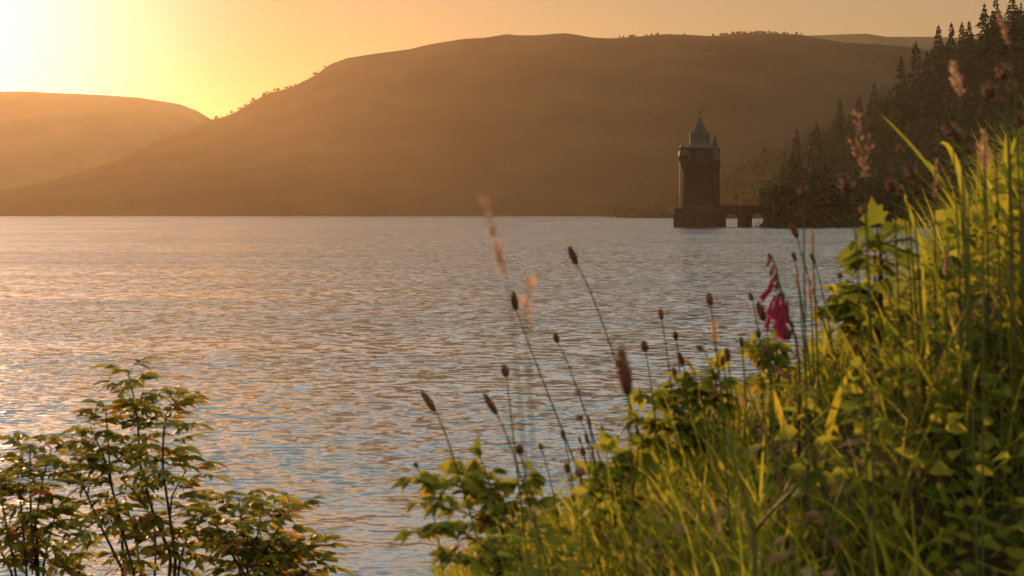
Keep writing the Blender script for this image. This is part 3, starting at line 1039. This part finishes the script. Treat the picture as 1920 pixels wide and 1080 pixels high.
G1 = "plantain heads over the bank"
PL = [  # head top, head bottom, via, root px, depth, width px, stamens, label
    ((1067, 463), (1081, 496), (1130, 570), 1262, 2.3, 15, 0, "tall dark plantain leaning left, its head highest over the middle of the lake"),
    ((962, 547), (968, 582), (1000, 670), 1185, 2.2, 14, 0, "plantain with a dark upright head left of centre on a long curved stem"),
    ((1040, 625), (1046, 643), (1090, 720), 1190, 2.3, 12, 0, "plantain with a short dark head between the two long curved stems"),
    ((944, 685), (950, 707), (960, 800), 1010, 2.1, 16, 1, "plantain with a stubby reddish head on a hair-thin stem low over the water"),
    ((1163, 655), (1178, 742), (1186, 790), 1215, 1.35, 30, 1, "big blurred furry plantain head close to the lens, above the bramble clump"),
    ((1206, 638), (1211, 660), (1222, 720), 1262, 2.2, 14, 0, "small brown plantain head just touching the long stem right of centre"),
    ((1237, 580), (1241, 600), (1255, 680), 1290, 2.4, 11, 1, "highest of the small reddish heads left of the foxglove"),
    ((1265, 621), (1268, 638), (1274, 680), 1300, 2.4, 11, 0, "small brown head right below and right of the highest reddish one"),
    ((1273, 662), (1281, 685), (1290, 720), 1310, 2.3, 12, 0, "tilted rust-brown plantain head over the bramble clump"),
    ((1262, 690), (1267, 705), (1280, 740), 1300, 2.3, 10, 1, "lowest pinkish plantain head just above the bramble clump"),
    ((1328, 549), (1333, 573), (1342, 640), 1375, 2.3, 14, 1, "lone reddish plantain head over the water left of the foxglove"),
    ((1362, 652), (1365, 678), (1370, 700), 1390, 2.2, 13, 1, "brown plantain head with pale fringe near the grass edge left of the foxglove"),
    ((1352, 665), (1356, 684), (1362, 700), 1380, 2.3, 11, 0, "dull brown plantain head half hidden behind the fringed one"),
    ((1389, 632), (1391, 650), (1395, 680), 1408, 2.3, 9, 0, "narrow dark plantain head standing upright left of the foxglove"),
    ((1306, 650), (1318, 655), (1340, 680), 1380, 2.3, 10, 0, "small drooping plantain head lying almost level over the water"),
    ((791, 734), (816, 771), (850, 825), 960, 2.1, 15, 0, "leftmost plantain, head tilted left above the bramble spray"),
    ((907, 738), (932, 777), (970, 845), 1060, 2.1, 15, 0, "plantain with tilted head and a knobbly stem, right of the leftmost one"),
    ((1484, 420), (1495, 446), (1512, 520), 1600, 2.3, 13, 0, "tall slender plantain right of the foxglove with its head up at the shoreline"),
    ((1486, 472), (1492, 490), (1500, 540), 1530, 2.3, 9, 0, "short tilted head left of the tall plantain by the foxglove"),
    ((1520, 475), (1528, 494), (1545, 540), 1580, 2.3, 9, 0, "tilted head right of the tall plantain by the foxglove"),
    ((1420, 567), (1434, 602), (1445, 625), 1465, 2.1, 17, 1, "stout brown plantain head leaning against the left of the foxglove bells"),
    ((1405, 548), (1411, 564), (1425, 620), 1450, 2.3, 9, 0, "thin dark plantain head left of the foxglove, above the stout one"),
    ((1421, 617), (1423, 634), (1428, 660), 1436, 2.3, 11, 0, "dark plantain head at the grass edge below the foxglove bells"),
    ((1431, 645), (1438, 668), (1445, 690), 1455, 2.2, 13, 0, "dark plantain head sunk among leaves at the foot of the foxglove"),
    ((1574, 512), (1576, 522), (1582, 560), 1600, 2.4, 10, 0, "tiny dark round head alone over the water left of the lobed sapling"),
    ((1576, 326), (1596, 360), (1612, 420), 1650, 1.6, 22, 1, "large blurred plantain head tilted left in front of the dark wood"),
    ((1503, 344), (1506, 370), (1507, 420), 1520, 1.9, 13, 1, "pale tan plantain head in front of the wooded shore near the bridge"),
    ((1619, 384), (1622, 400), (1624, 430), 1650, 2.1, 15, 1, "round fuzzy plantain head just above the lobed sapling"),
    ((1668, 334), (1675, 358), (1680, 420), 1700, 2.0, 17, 1, "plantain with pale fringed head and thick green stem, right of the lobed sapling"),
    ((1688, 352), (1692, 368), (1702, 420), 1722, 2.1, 14, 0, "small round head just right of the pale fringed one"),
    ((1703, 306), (1710, 332), (1716, 400), 1745, 2.0, 17, 1, "oval plantain head with a light rim, right of the lobed sapling, above its neighbours"),
    ((1685, 274), (1690, 288), (1702, 330), 1740, 2.0, 12, 0, "small dark bud-like head left above the oval rimmed one"),
    ((1775, 230), (1784, 254), (1795, 300), 1815, 1.9, 16, 1, "left one of the touching pair of fringed heads at right"),
    ((1788, 240), (1800, 266), (1806, 310), 1825, 1.9, 17, 1, "right one of the touching pair of fringed heads at right"),
    ((1778, 322), (1794, 336), (1805, 370), 1830, 2.0, 15, 1, "fringed head tilted almost flat below the touching pair"),
    ((1809, 272), (1817, 290), (1816, 340), 1822, 1.9, 15, 0, "dark plantain head at the tip of the arching blade, right of the touching pair"),
    ((1850, 152), (1859, 184), (1872, 230), 1890, 1.8, 18, 1, "tall plantain with a long pinkish head near the right edge"),
    ((1876, 120), (1886, 146), (1895, 210), 1920, 1.8, 22, 1, "highest round fringed plantain head near the right edge"),
    ((1870, 180), (1882, 196), (1898, 240), 1905, 1.8, 12, 0, "dark nodding head beside the long pinkish one at the right edge"),
    ((1890, 154), (1904, 172), (1910, 230), 1930, 1.9, 14, 1, "small ringed head under the highest one at the right edge"),
    ((1838, 200), (1841, 224), (1850, 260), 1860, 2.0, 8, 0, "thin dark upright head between the fluffy grass plumes at right"),
    ((1908, 216), (1916, 234), (1918, 280), 1935, 1.9, 16, 0, "plantain head almost cut by the right edge of the picture"),
]
for ht, hb, via, rp, Y, wp, an, lab in PL:
    plantain(ht, hb, via, rp, Y, lab, wp, bool(an), G1, tint=gr.uniform(.25, .6))
G2 = "tiny plantain heads in the gap above the low bank"
for (x, y, h, wp, rp, lab) in [
        (780, 872, 9, 9, 830, "tiny round reddish head alone over the water, farthest left above the bramble spray"),
        (1087, 784, 9, 14, 1120, "small reddish head lying sideways, topmost of the little group over the low bank"),
        (1105, 793, 28, 7, 1125, "thin upright brown spike beside the sideways reddish head"),
        (1130, 806, 22, 6, 1140, "second thin brown spike, right of the first over the low bank"),
        (1056, 815, 18, 10, 1100, "dark tilted head at the left of the little group over the low bank"),
        (1087, 824, 13, 6, 1110, "very small dark head in the middle of the little group"),
        (1100, 821, 20, 8, 1120, "thin tilted brown head left of the second thin spike over the bank"),
        (1093, 847, 15, 11, 1112, "stubby dark head low in the little group"),
        (1112, 856, 18, 6, 1120, "thin spike lowest at the right of the little group"),
        (1014, 838, 12, 8, 1050, "small dark head between the knobbly stem and the little group"),
        (1063, 878, 18, 12, 1085, "green-brown plump head left of the round brown button"),
        (1194, 808, 18, 5, 1205, "thin dark spike close under the bramble clump"),
        (974, 843, 18, 16, 1062, "dark knob on the stem of the tilted plantain above the bramble spray")]:
    plantain((x - 2, y - h / 2), (x + 2, y + h / 2), None, rp, 2.25, lab, wp, False, G2)
# the round brown button
Y = 2.1
c = P(1087, 885, Y); root = root_at(1098, Y)
r_ = empty("seed_button", root, "round rusty-brown seed button on a thin stalk low over the water", "wildflower")
mb = MB(); mb.tube(bez(c, P(1090, 930, Y), root, 8), .0009, 5); mb.build("stem", M['stem'], r_)
mb = MB(); rb = 10 / F_PX * Y
mb.lathe([(rb * math.sin(t), -rb * math.cos(t) * .95) for t in np.linspace(.15, 3.0, 9)], 12, c, tint=.9); mb.build("seed_head", M['head'], r_)


def panicle(top, bot, via, rpx, Y, label, wpx, n=110, spread=1.0, tint=.5, cat="grass stalk", group="flowering grass stalks"):
    a, b_ = P(*top, Y), P(*bot, Y)
    root = root_at(rpx, Y)
    r_ = empty("flowering_grass", root, label, cat, group)
    v = P(*via, Y) if via else b_ * .6 + root * .4
    st = MB()
    pts = bez(b_, v, root, 10)
    th = .45 if Y < 1.2 else 1
    st.tube([a] + pts, [.0005 * th] + [(.0008 + .0006 * i / 10) * th for i in range(11)], 5, .7)
    st.build("stem", M['stem'], r_)
    hd = MB()
    ax = (a - b_); L_ = ax.length
    q = ax.normalized().to_track_quat('Z', 'Y').to_matrix()
    rad = wpx * .5 / F_PX * Y
    for k in range(n):
        t = gr.random() ** .9
        rr = rad * (math.sin(math.pi * min(.98, .12 + t * .85)) ** .7) * gr.uniform(.15, 1) * spread
        if mnoise.noise(Vector((t * 9, label.__len__(), 0))) < -.15: rr *= .35
        ang = gr.uniform(0, 6.28)
        c = b_ + q @ Vector((math.cos(ang) * rr, math.sin(ang) * rr, t * L_))
        o_ = b_ + q @ Vector((0, 0, max(0, t * L_ - rr * 1.3)))
        dr = (c - o_)
        dr = dr.normalized() if dr.length > 1e-5 else ax.normalized()
        sz = gr.uniform(.0025, .0045)
        sv = dr.cross(Vector((gr.random() - .5, gr.random() - .5, gr.random() - .5))).normalized()
        sz *= .8
        hd.add([c - dr * sz, c + sv * sz * .34, c + dr * sz * 1.2, c - sv * sz * .34], [(0, 1, 2, 3)], min(1, max(0, tint + gr.uniform(-.5, .5))))
        s2 = sv * .0002
        hd.add([o_ - s2, o_ + s2, c], [(0, 1, 2)], .3)
    hd.build("seed_head", M['panicle'], r_)


panicle((905, 370), (948, 520), (985, 650), 1130, .95, "very blurred pinkish grass spike rising past the far shoreline, close to the lens", 17, 48, .8, .65)
panicle((994, 515), (985, 600), (1000, 720), 1090, 1.0, "soft pale pink grass plume floating over the water, left of centre", 30, 28, 1, .95)
panicle((1338, 603), (1340, 640), (1352, 690), 1385, 1.8, "short pale pink grass plume left of the foxglove", 18, 50, 1, .95)
panicle((1607, 208), (1622, 330), (1626, 420), 1650, 1.75, "open branching grass flower head in front of the dark wood above the lobed sapling", 44, 70, 1.1, .4)
panicle((1786, 118), (1800, 180), (1808, 230), 1850, 1.6, "upper fluffy pink grass plume in front of the wood at right", 26, 80, 1, .85)
panicle((1846, 245), (1846, 318), (1845, 370), 1850, 1.6, "fluffy pink grass plume at the top of the grass at right", 28, 90, 1, .9)
panicle((1873, 22), (1892, 82), (1908, 180), 1960, 1.7, "tall thin grass spike reaching up into the big conifers in the corner", 14, 60, .8, .3)
panicle((1523, 430), (1524, 462), (1526, 520), 1545, 2.2, "small upright tan grass spike right of the tall plantain", 9, 40, .8, .5)
panicle((1493, 516), (1498, 546), (1505, 600), 1525, 2.2, "reddish grass spike right of the foxglove, left one of a pair", 12, 50, .8, .4)
panicle((1516, 518), (1521, 572), (1524, 620), 1532, 2.2, "longer reddish grass spike right of the foxglove, right one of a pair", 13, 70, .8, .4)
panicle((1755, 300), (1752, 372), (1752, 420), 1760, 2.0, "thin upright reddish grass spike among the tall blades at right", 9, 50, .8, .4)
panicle((1776, 470), (1774, 520), (1774, 560), 1780, 1.9, "dark reddish grass spike sunk in the sunlit grass at right", 15, 60, .7, .1)

# long single blades that stand clear of the mass
G3 = "long grass blades standing clear"


def long_blade(tip, via, rpx, Y, wpx, label, tint=.5):
    a = P(*tip, Y); root = root_at(rpx, Y); v = P(*via, Y)
    pts = bez(root, v, a, 12)
    m_ = MB()
    vs_, fs = [], []
    for i, p in enumerate(pts):
        t = i / 12
        d = (pts[min(i + 1, 12)] - pts[max(i - 1, 0)]).normalized()
        s = d.cross(Vector((.25, 1, .1))).normalized()
        wv = wpx * .5 / F_PX * Y * (math.sin(math.pi * (.12 + .86 * t)) ** .7 if t < 1 else .03)
        k = Vector((0, wv * .5, 0))
        vs_ += [p - s * wv + k, p, p + s * wv + k]
    for i in range(12):
        q = 3 * i
        fs += [(q, q + 1, q + 4, q + 3), (q + 1, q + 2, q + 5, q + 4)]
    m_.add(vs_, fs, tint)
    o = m_.build("grass_blade", M['grass'], origin=root)
    sett(o, label, "grass blade", G3)


long_blade((1648, 211), (1760, 310), 1880, 2.3, 6, "long green blade slanting up to the left across the dark wood", .3)
long_blade((1762, 268), (1802, 250), 1838, 2.3, 12, "bright blade arching over to the left below the touching plantain heads", .6)
long_blade((1738, 300), (1790, 370), 1860, 2.3, 9, "straight bright blade slanting left in the tall grass at right", .5)
long_blade((1690, 345), (1715, 430), 1790, 2.4, 8, "leftmost tall blade, curving up beside the fringed heads", .45)
long_blade((1886, 250), (1890, 350), 1870, 2.2, 15, "broad bright blade standing upright near the right edge", .6)
long_blade((1912, 245), (1880, 300), 1840, 2.3, 9, "blade leaning right toward the right edge of the picture", .5)
long_blade((1840, 320), (1880, 380), 1900, 2.3, 11, "wide lit blade in front of the fluffy plume", .65)
long_blade((1560, 560), (1545, 620), 1535, 2.3, 8, "thin upright blade right of the foxglove", .6)
long_blade((1420, 690), (1460, 730), 1500, 2.2, 13, "broad yellow-green blade leaning left below the foxglove", .75)
long_blade((1600, 690), (1560, 740), 1530, 2.1, 15, "wide yellow-lit blade leaning right in the middle of the bank", .75)
long_blade((1715, 750), (1660, 650), 1620, 2.1, 13, "yellow blade bending down to the right over the dark hollow", .8)
long_blade((1810, 890), (1850, 960), 1895, 2.0, 15, "blade leaning left from the tuft at bottom right", .6)
long_blade((1897, 840), (1892, 930), 1898, 2.0, 10, "upright blade of the tuft at bottom right", .6)
long_blade((1868, 900), (1885, 960), 1900, 2.0, 13, "short bright blade in the tuft at bottom right", .7)
long_blade((966, 930), (985, 1000), 1015, 2.3, 11, "upright blade at the low left end of the bank", .55)
long_blade((1060, 940), (1085, 990), 1110, 2.3, 12, "broad blade near the round seed button", .6)

# foxglove
Y = 2.05
root = root_at(1500, Y)
fox = empty("foxglove", root, "drooping foxglove with deep pink bells and dark buds at the top of the bank", "flower")
path = [P(x, y, Y) for x, y in [(1441, 474), (1449, 484), (1455, 505), (1463, 540), (1472, 575), (1481, 605), (1492, 633), (1499, 690)]] + [root]
mb = MB(); mb.tube(path, [.0007, .0008, .001, .0012, .0013, .0014, .0014, .0015, .0016], 6, .4); mb.build("stem", M['redstem'], fox)


def bell(px, py, tx_, ty_, wpx, dy=0.0, tint=.5):
    a, e = P(px, py, Y + dy), P(tx_, ty_, Y + dy - .008)
    ax = e - a; L_ = ax.length
    q = ax.normalized().to_track_quat('Z', 'Y').to_matrix()
    rd = wpx * .42 / F_PX * Y
    m_ = MB()
    prof = [(.22, 0), (.42, .10), (.62, .25), (.78, .45), (.86, .68), (.90, .86), (1.12, .97), (1.2, 1.0)]
    n_ = 12
    vs_, fs = [], []
    for r, t in prof:
        for k in range(n_):
            an = 6.283 * k / n_
            lip = 1 + (.16 * max(0, math.cos(an)) if t > .9 else 0)
            vs_.append(a + q @ Vector((math.cos(an) * r * rd * lip, math.sin(an) * r * rd, t * L_ * (1 + (.10 * math.cos(an) if t > .9 else 0)))))
    for i in range(len(prof) - 1):
        for k in range(n_):
            fs.append((i * n_ + k, i * n_ + (k + 1) % n_, (i + 1) * n_ + (k + 1) % n_, (i + 1) * n_ + k))
    fs.append(tuple(range(n_))[::-1])
    m_.add(vs_, fs, tint)
    b_ = m_.build("flower_bell", M['foxglove'], fox)
    cm = MB()
    for k in range(4):
        an = 6.283 * k / 4 + .4
        d = q @ Vector((math.cos(an) * .7, math.sin(an) * .7, .8))
        leaf(cm, a - ax.normalized() * .002, d, q @ Vector((math.cos(an), math.sin(an), -.5)), rd * 1.1, rd * .8, .3, .1, .2, 3)
    cm.build("calyx", M['bud'], b_)


for args in [(1450, 536, 1426, 562, 15), (1453, 556, 1441, 592, 17, .01), (1461, 552, 1449, 600, 19), (1468, 560, 1464, 606, 20, .02), (1466, 590, 1452, 618, 16, -.012), (1474, 586, 1461, 634, 18), (1476, 566, 1474, 604, 15, .03), (1446, 584, 1436, 616, 12, .02)]:
    bell(*args, tint=gr.uniform(.2, .8))


def bud(px, py, ex, ey, wpx, tint):
    a, e = P(px, py, Y), P(ex, ey, Y)
    ax = e - a; q = ax.normalized().to_track_quat('Z', 'Y').to_matrix()
    rd = wpx * .5 / F_PX * Y
    m_ = MB(); m_.lathe([(r * rd, t * ax.length) for r, t in [(.4, 0), (.9, .25), (1, .5), (.8, .78), (.2, 1)]], 8, a, q, tint=tint)
    m_.build("bud", M['bud'], fox)


for args in [(1443, 474, 1440, 484, 6, .4), (1446, 480, 1437, 500, 8, .7), (1449, 498, 1445, 518, 9, .9), (1455, 512, 1452, 528, 9, .3), (1452, 520, 1440, 540, 10, .95), (1459, 525, 1455, 545, 10, .4), (1464, 545, 1470, 562, 9, .2), (1480, 600, 1488, 614, 9, .2), (1476, 612, 1470, 640, 11, .3), (1483, 618, 1477, 640, 10, .2)]:
    bud(*args)


# leafy sprays on the bank
def spray(name, label, cat, rpx, Y, stems, lf, n_leaf, mat, lobes=False, group=None, wid=.6, pin=True):
    root = root_at(rpx, Y)
    r_ = empty(name, root, label, cat, group)
    for pts in stems:
        w_ = [P(x, y, Y + dz) for x, y, dz in pts] + [root + Vector((gr.uniform(-.01, .01), 0, 0))]
        # resample
        rs_ = []
        for i in range(len(w_) - 1):
            for k in range(6): rs_.append(w_[i].lerp(w_[i + 1], k / 6))
        rs_.append(w_[-1])
        s_ = MB(); s_.tube(rs_, [.0008 + .0014 * i / len(rs_) for i in range(len(rs_))], 5, .4)
        st = s_.build("stem", M['redstem'], r_)
        l_ = MB()
        m_ = int((len(pts) - .45) * 6)
        for k in range(n_leaf):
            i = min(int(gr.random() ** 1.2 * m_), len(rs_) - 2)
            p = rs_[i]
            a = gr.uniform(0, 6.28)
            d = Vector((math.cos(a), math.sin(a) * .8, gr.uniform(-.35, .45)))
            if k == 0: d = (rs_[0] - rs_[1]); i = 0; p = rs_[0]
            L_ = lf * gr.uniform(.65, 1.2)
            q = p + d.normalized() * (L_ * gr.uniform(.15, .5))
            l_.tube([p, q], .0005, 3, .3)
            tn = min(.85, max(0, gr.gauss(.55, .2)))
            up = Vector((gr.uniform(-1, .6), gr.uniform(-1, .8), .8))
            if lobes: lobed(l_, q, d, up, L_, tn * .6, gr.uniform(.1, .5))
            else:
                leaf(l_, q, d, up, L_, L_ * wid * gr.uniform(.85, 1.15), tn, gr.uniform(.2, .6), .3, 6, .04)
                if pin:
                    for sg in (-1, 1):
                        d2 = d.normalized() + d.cross(up).normalized() * sg * .9
                        leaf(l_, q, d2, up, L_ * .8, L_ * wid * .75, min(1, max(0, tn + gr.uniform(-.15, .15))), gr.uniform(.2, .6), .3, 6, .04)
        l_.build("leaves", mat, st)


GB = "bramble sprays on the bank"
spray("bramble", "bramble spray reaching out over the water at the low left end of the bank", "bramble", 985, 2.2,
      [[(775, 905, 0), (860, 910, .02), (930, 960, 0)], [(905, 868, .05), (925, 930, .03)], [(800, 945, -.05), (870, 960, 0), (940, 1000, 0)], [(985, 890, .04), (960, 960, 0)], [(870, 880, .1), (930, 950, .05)]], .025, 24, M['leaf'], group=GB)
spray("bramble", "low bramble spray hanging down at the bottom edge left of the grass", "bramble", 1000, 2.05,
      [[(775, 1000, 0), (850, 985, 0), (930, 1040, 0)], [(845, 1040, 0), (900, 1050, 0)], [(930, 1010, .03), (950, 1060, 0)]], .024, 20, M['leaf'], group=GB)
spray("bramble", "sunlit yellow-green bramble clump at the grass edge right of the big blurred plantain", "bramble", 1330, 2.3,
      [[(1212, 745, 0), (1260, 765, 0), (1300, 800, 0)], [(1300, 700, .05), (1320, 760, 0)], [(1345, 705, 0), (1340, 770, 0)], [(1205, 790, -.04), (1270, 810, 0)], [(1270, 720, .05), (1300, 780, 0)], [(1215, 825, 0), (1290, 850, 0)]], .025, 26, M['leaf'], group=GB)
spray("bramble", "leafy bramble tip behind the foot of the foxglove", "bramble", 1470, 2.35,
      [[(1420, 650, 0), (1440, 690, 0)], [(1455, 645, .03), (1460, 690, 0)]], .024, 22, M['leaf'], group=GB)
spray("bramble", "bramble with curled hanging leaves below the lobed sapling", "bramble", 1620, 2.3,
      [[(1555, 585, 0), (1590, 575, 0), (1610, 600, 0)], [(1600, 530, .03), (1610, 570, 0)], [(1575, 560, 0), (1605, 590, 0)], [(1625, 545, 0), (1622, 590, 0)]], .025, 24, M['leaf'], group=GB)
spray("bramble", "bramble leaves low on the bank by the yellow blade near the seed button", "bramble", 1180, 2.15,
      [[(1150, 860, 0), (1165, 900, 0)], [(1190, 845, .03), (1190, 900, 0)], [(1120, 900, 0), (1150, 930, 0)]], .024, 22, M['leaf'], group=GB)
spray("maple_sapling", "young sapling with big lobed leaves on a thin red stem, against the water at right", "sapling", 1656, 2.2,
      [[(1643, 430, 0), (1650, 455, 0), (1653, 490, 0)], [(1612, 470, -.02), (1640, 470, 0)], [(1680, 440, .02), (1652, 470, 0)], [(1640, 500, 0), (1652, 505, 0)], [(1625, 440, .03), (1650, 470, 0)], [(1665, 480, -.02), (1653, 495, 0)]], .032, 5, M['leaf'], lobes=True)

# brown stalks on the bank
Y = 1.72
root = root_at(1415, Y)
r_ = empty("forked_stalk", root, "pale brown forked stalk at the bottom edge in front of the grass", "dry stalk")
mb = MB(); j = P(1412, 1000, Y); mb.tube([root, P(1415, 1060, Y), j, P(1395, 930, Y), P(1372, 850, Y), P(1362, 800, Y)], [.003, .0028, .0024, .0018, .0012, .0008], 7, .9); mb.build("stem", M['stem'], r_)
mb = MB(); mb.tube([j, P(1450, 955, Y), P(1480, 925, Y - .03), P(1520, 880, Y - .05)], [.002, .0018, .0013, .0008], 7, .7); mb.build("branch", M['stem'], r_)
Y = 1.9
root = root_at(1478, Y)
r_ = empty("dry_stalk", root, "thick brown stalk slanting up left through the middle of the grass", "dry stalk")
mb = MB(); mb.tube([root, P(1470, 935, Y), P(1450, 860, Y), P(1428, 800, Y), P(1400, 720, Y)], [.0026, .0024, .002, .0016, .0008], 7, .3); mb.build("stem", M['dryleaf'], r_)
Y = 1.8
root = root_at(1545, Y)
r_ = empty("dry_stalk", root, "thin green-brown stalk leaning right beneath the curled dry leaf", "dry stalk")
mb = MB(); mb.tube([root, P(1550, 1010, Y), P(1570, 940, Y), P(1586, 895, Y)], [.003, .0026, .002, .0012], 6, .8); mb.build("stem", M['stem'], r_)
Y = 1.78
mb = MB(); c = P(1583, 842, Y)
leaf(mb, c, P(1606, 876, Y) - c, Vector((1, -.4, .6)), (P(1608, 880, Y) - c).length, .008, .3, -.25, .8, 6)
o = mb.build("dry_leaf", M['dryleaf'], origin=c)
sett(o, "curled rust-brown dry leaf caught in the dark hollow of the bank", "dry leaf")

# ---- the leafy shrubs at the lower left
def shrub(label, rpx, Y, stems, seed, leaf_px):
    stems = [(p_, min(.95, l_ + .12)) for p_, l_ in stems]
    rd = random.Random(seed)
    x0 = (rpx - 960) / F_PX * Y
    root = Vector((x0, Y, bank_z(x0, Y) - .02))
    r_ = empty("shrub", root, label, "shrub", "leafy shrubs on the lower bank")
    for pts, lo in stems:
        w_ = [P(x, y, Y + rd.uniform(-.06, .06)) for x, y in pts]
        w_.append(w_[-1].lerp(root, .5) + Vector((rd.uniform(-.02, .02), 0, 0))); w_.append(root)
        rs_ = []
        nseg = 8
        for i in range(len(w_) - 1):
            for k in range(nseg): rs_.append(w_[i].lerp(w_[i + 1], k / nseg))
        rs_.append(root)
        n_ = len(rs_)
        for i in range(1, n_ - 1): rs_[i] = rs_[i] * .5 + (rs_[i - 1] + rs_[i + 1]) * .25
        mb = MB(); mb.tube(rs_, [.0012 + .0042 * (i / n_) for i in range(n_)], 6, .2)
        st = mb.build("stem", M['redstem'], r_)
        lm = MB()
        last = int((len(pts) - 1) * nseg)
        side = 1
        i = 0
        phase = rd.uniform(0, 6)
        acc = 0.0
        while i < last:
            p = rs_[i]
            t = i / max(last, 1)
            if (t > lo and rd.random() < .8) or rd.random() < .08:
                i += 1; continue
            # a compound leaf: arching stalk with paired leaflets
            for rep in range(2):
                phase += 2.4
                a = phase + rd.uniform(-.4, .4)
                d = Vector((math.cos(a), math.sin(a) * .75, rd.uniform(.25, 1.0) if t < .5 else rd.uniform(.0, .6))).normalized()
                R_ = rd.uniform(1.2, 2.3) * leaf_px / F_PX * Y * (.7 if t < .1 else 1)
                q = [p + d * (R_ * k / 5) - Vector((0, 0, .22 * R_ * (k / 5) ** 2)) for k in range(6)]
                lm.tube(q, .0006, 3, .2)
                base_t = min(1, max(0, rd.gauss(.55, .18))) if rd.random() > .012 else rd.uniform(.8, 1)
                L0 = leaf_px / F_PX * Y
                dd = (q[5] - q[4]).normalized()
                leaf(lm, q[5], dd + Vector((0, 0, -.15)), Vector((rd.uniform(-.9, .5), rd.uniform(-.9, .7), .8)), L0 * rd.uniform(.9, 1.2), L0 * .36, base_t, .3, .3, 6, .03)
                for k in (3, 4) if R_ < 1.8 * L0 else (2, 3, 4):
                    sv = dd.cross(Vector((0, 0, 1))).normalized()
                    for sg in (-1, 1):
                        leaf(lm, q[k], dd * .7 + sv * sg + Vector((0, 0, rd.uniform(-.25, .2))), Vector((rd.uniform(-.9, .5), rd.uniform(-.9, .7), .8)), L0 * rd.uniform(.7, 1.05), L0 * rd.uniform(.28, .40), min(1, max(0, base_t + rd.uniform(-.15, .15))), rd.uniform(.1, .5), .3, 6, .03)
            i += rd.choice((1, 2, 2))
        lm.build("leaves", M['shrubleaf'], st)


shrub("tall leafy shrub with dark slender stems, highest of three at lower left", 262, 4.0, [
    ([(241, 700), (250, 740), (258, 790), (264, 880), (288, 965), (322, 1045)], .55),
    ([(338, 742), (312, 775), (306, 820), (305, 878), (317, 960), (330, 1049)], .55),
    ([(198, 770), (203, 830), (208, 905), (226, 985), (253, 1080)], .6),
    ([(132, 868), (148, 893), (187, 983), (233, 1075)], .7),
    ([(350, 880), (322, 930), (318, 980), (330, 1050)], .6),
    ([(232, 930), (250, 990), (265, 1075)], .8),
    ([(290, 990), (292, 1030), (290, 1085)], .9),
    ([(170, 800), (196, 860), (210, 915), (226, 985)], .5),
    ([(378, 970), (350, 1010), (335, 1060)], .8)], 3, 33)
shrub("leafy shrub cut by the left edge of the picture", 75, 4.1, [
    ([(56, 835), (57, 880), (58, 979), (70, 1080)], .75),
    ([(35, 905), (39, 945), (50, 1076)], .8),
    ([(-6, 870), (5, 950), (30, 1075)], .9),
    ([(95, 845), (80, 900), (66, 985), (72, 1060)], .7),
    ([(105, 960), (92, 1010), (80, 1070)], .8),
    ([(-30, 960), (-5, 1020), (25, 1080)], .9),
    ([(120, 1010), (105, 1050), (90, 1090)], .9)], 8, 33)
shrub("lower spreading leafy shrub right of the tall one, over the dark water", 480, 3.9, [
    ([(447, 935), (453, 975), (463, 1057)], .8),
    ([(548, 950), (516, 1000), (476, 1070)], .7),
    ([(600, 1022), (545, 1050), (500, 1090)], .8),
    ([(395, 965), (420, 1010), (452, 1070)], .8),
    ([(490, 960), (482, 1010), (475, 1075)], .8),
    ([(430, 1010), (445, 1040), (460, 1085)], .9),
    ([(520, 1030), (505, 1060), (492, 1090)], .9),
    ([(590, 1060), (560, 1080), (520, 1110)], .9)], 5, 34)

# ------------------------------------------------------------------ the haze over the lake
hm = bpy.data.materials.new("evening_haze")
hm.use_nodes = True
nt = hm.node_tree
nt.nodes.clear()
out = nt.nodes.new("ShaderNodeOutputMaterial")
pv = nt.nodes.new("ShaderNodeVolumePrincipled")
pv.inputs["Color"].default_value = (*HAZE_COLOR, 1)
pv.inputs["Density"].default_value = HAZE_DENSITY
pv.inputs["Anisotropy"].default_value = HAZE_G
for k in ("Density Attribute", "Color Attribute", "Temperature Attribute"):
    pv.inputs[k].default_value = ""
nt.links.new(pv.outputs[0], out.inputs["Volume"])
hm.cycles.homogeneous_volume = True
mb = MB()
mb.box(-9500, 9500, -9500, 9500, -3.5, 345)
o = mb.build("haze", hm, smooth=False)
sett(o, "golden evening haze hanging over the lake", kind='stuff')
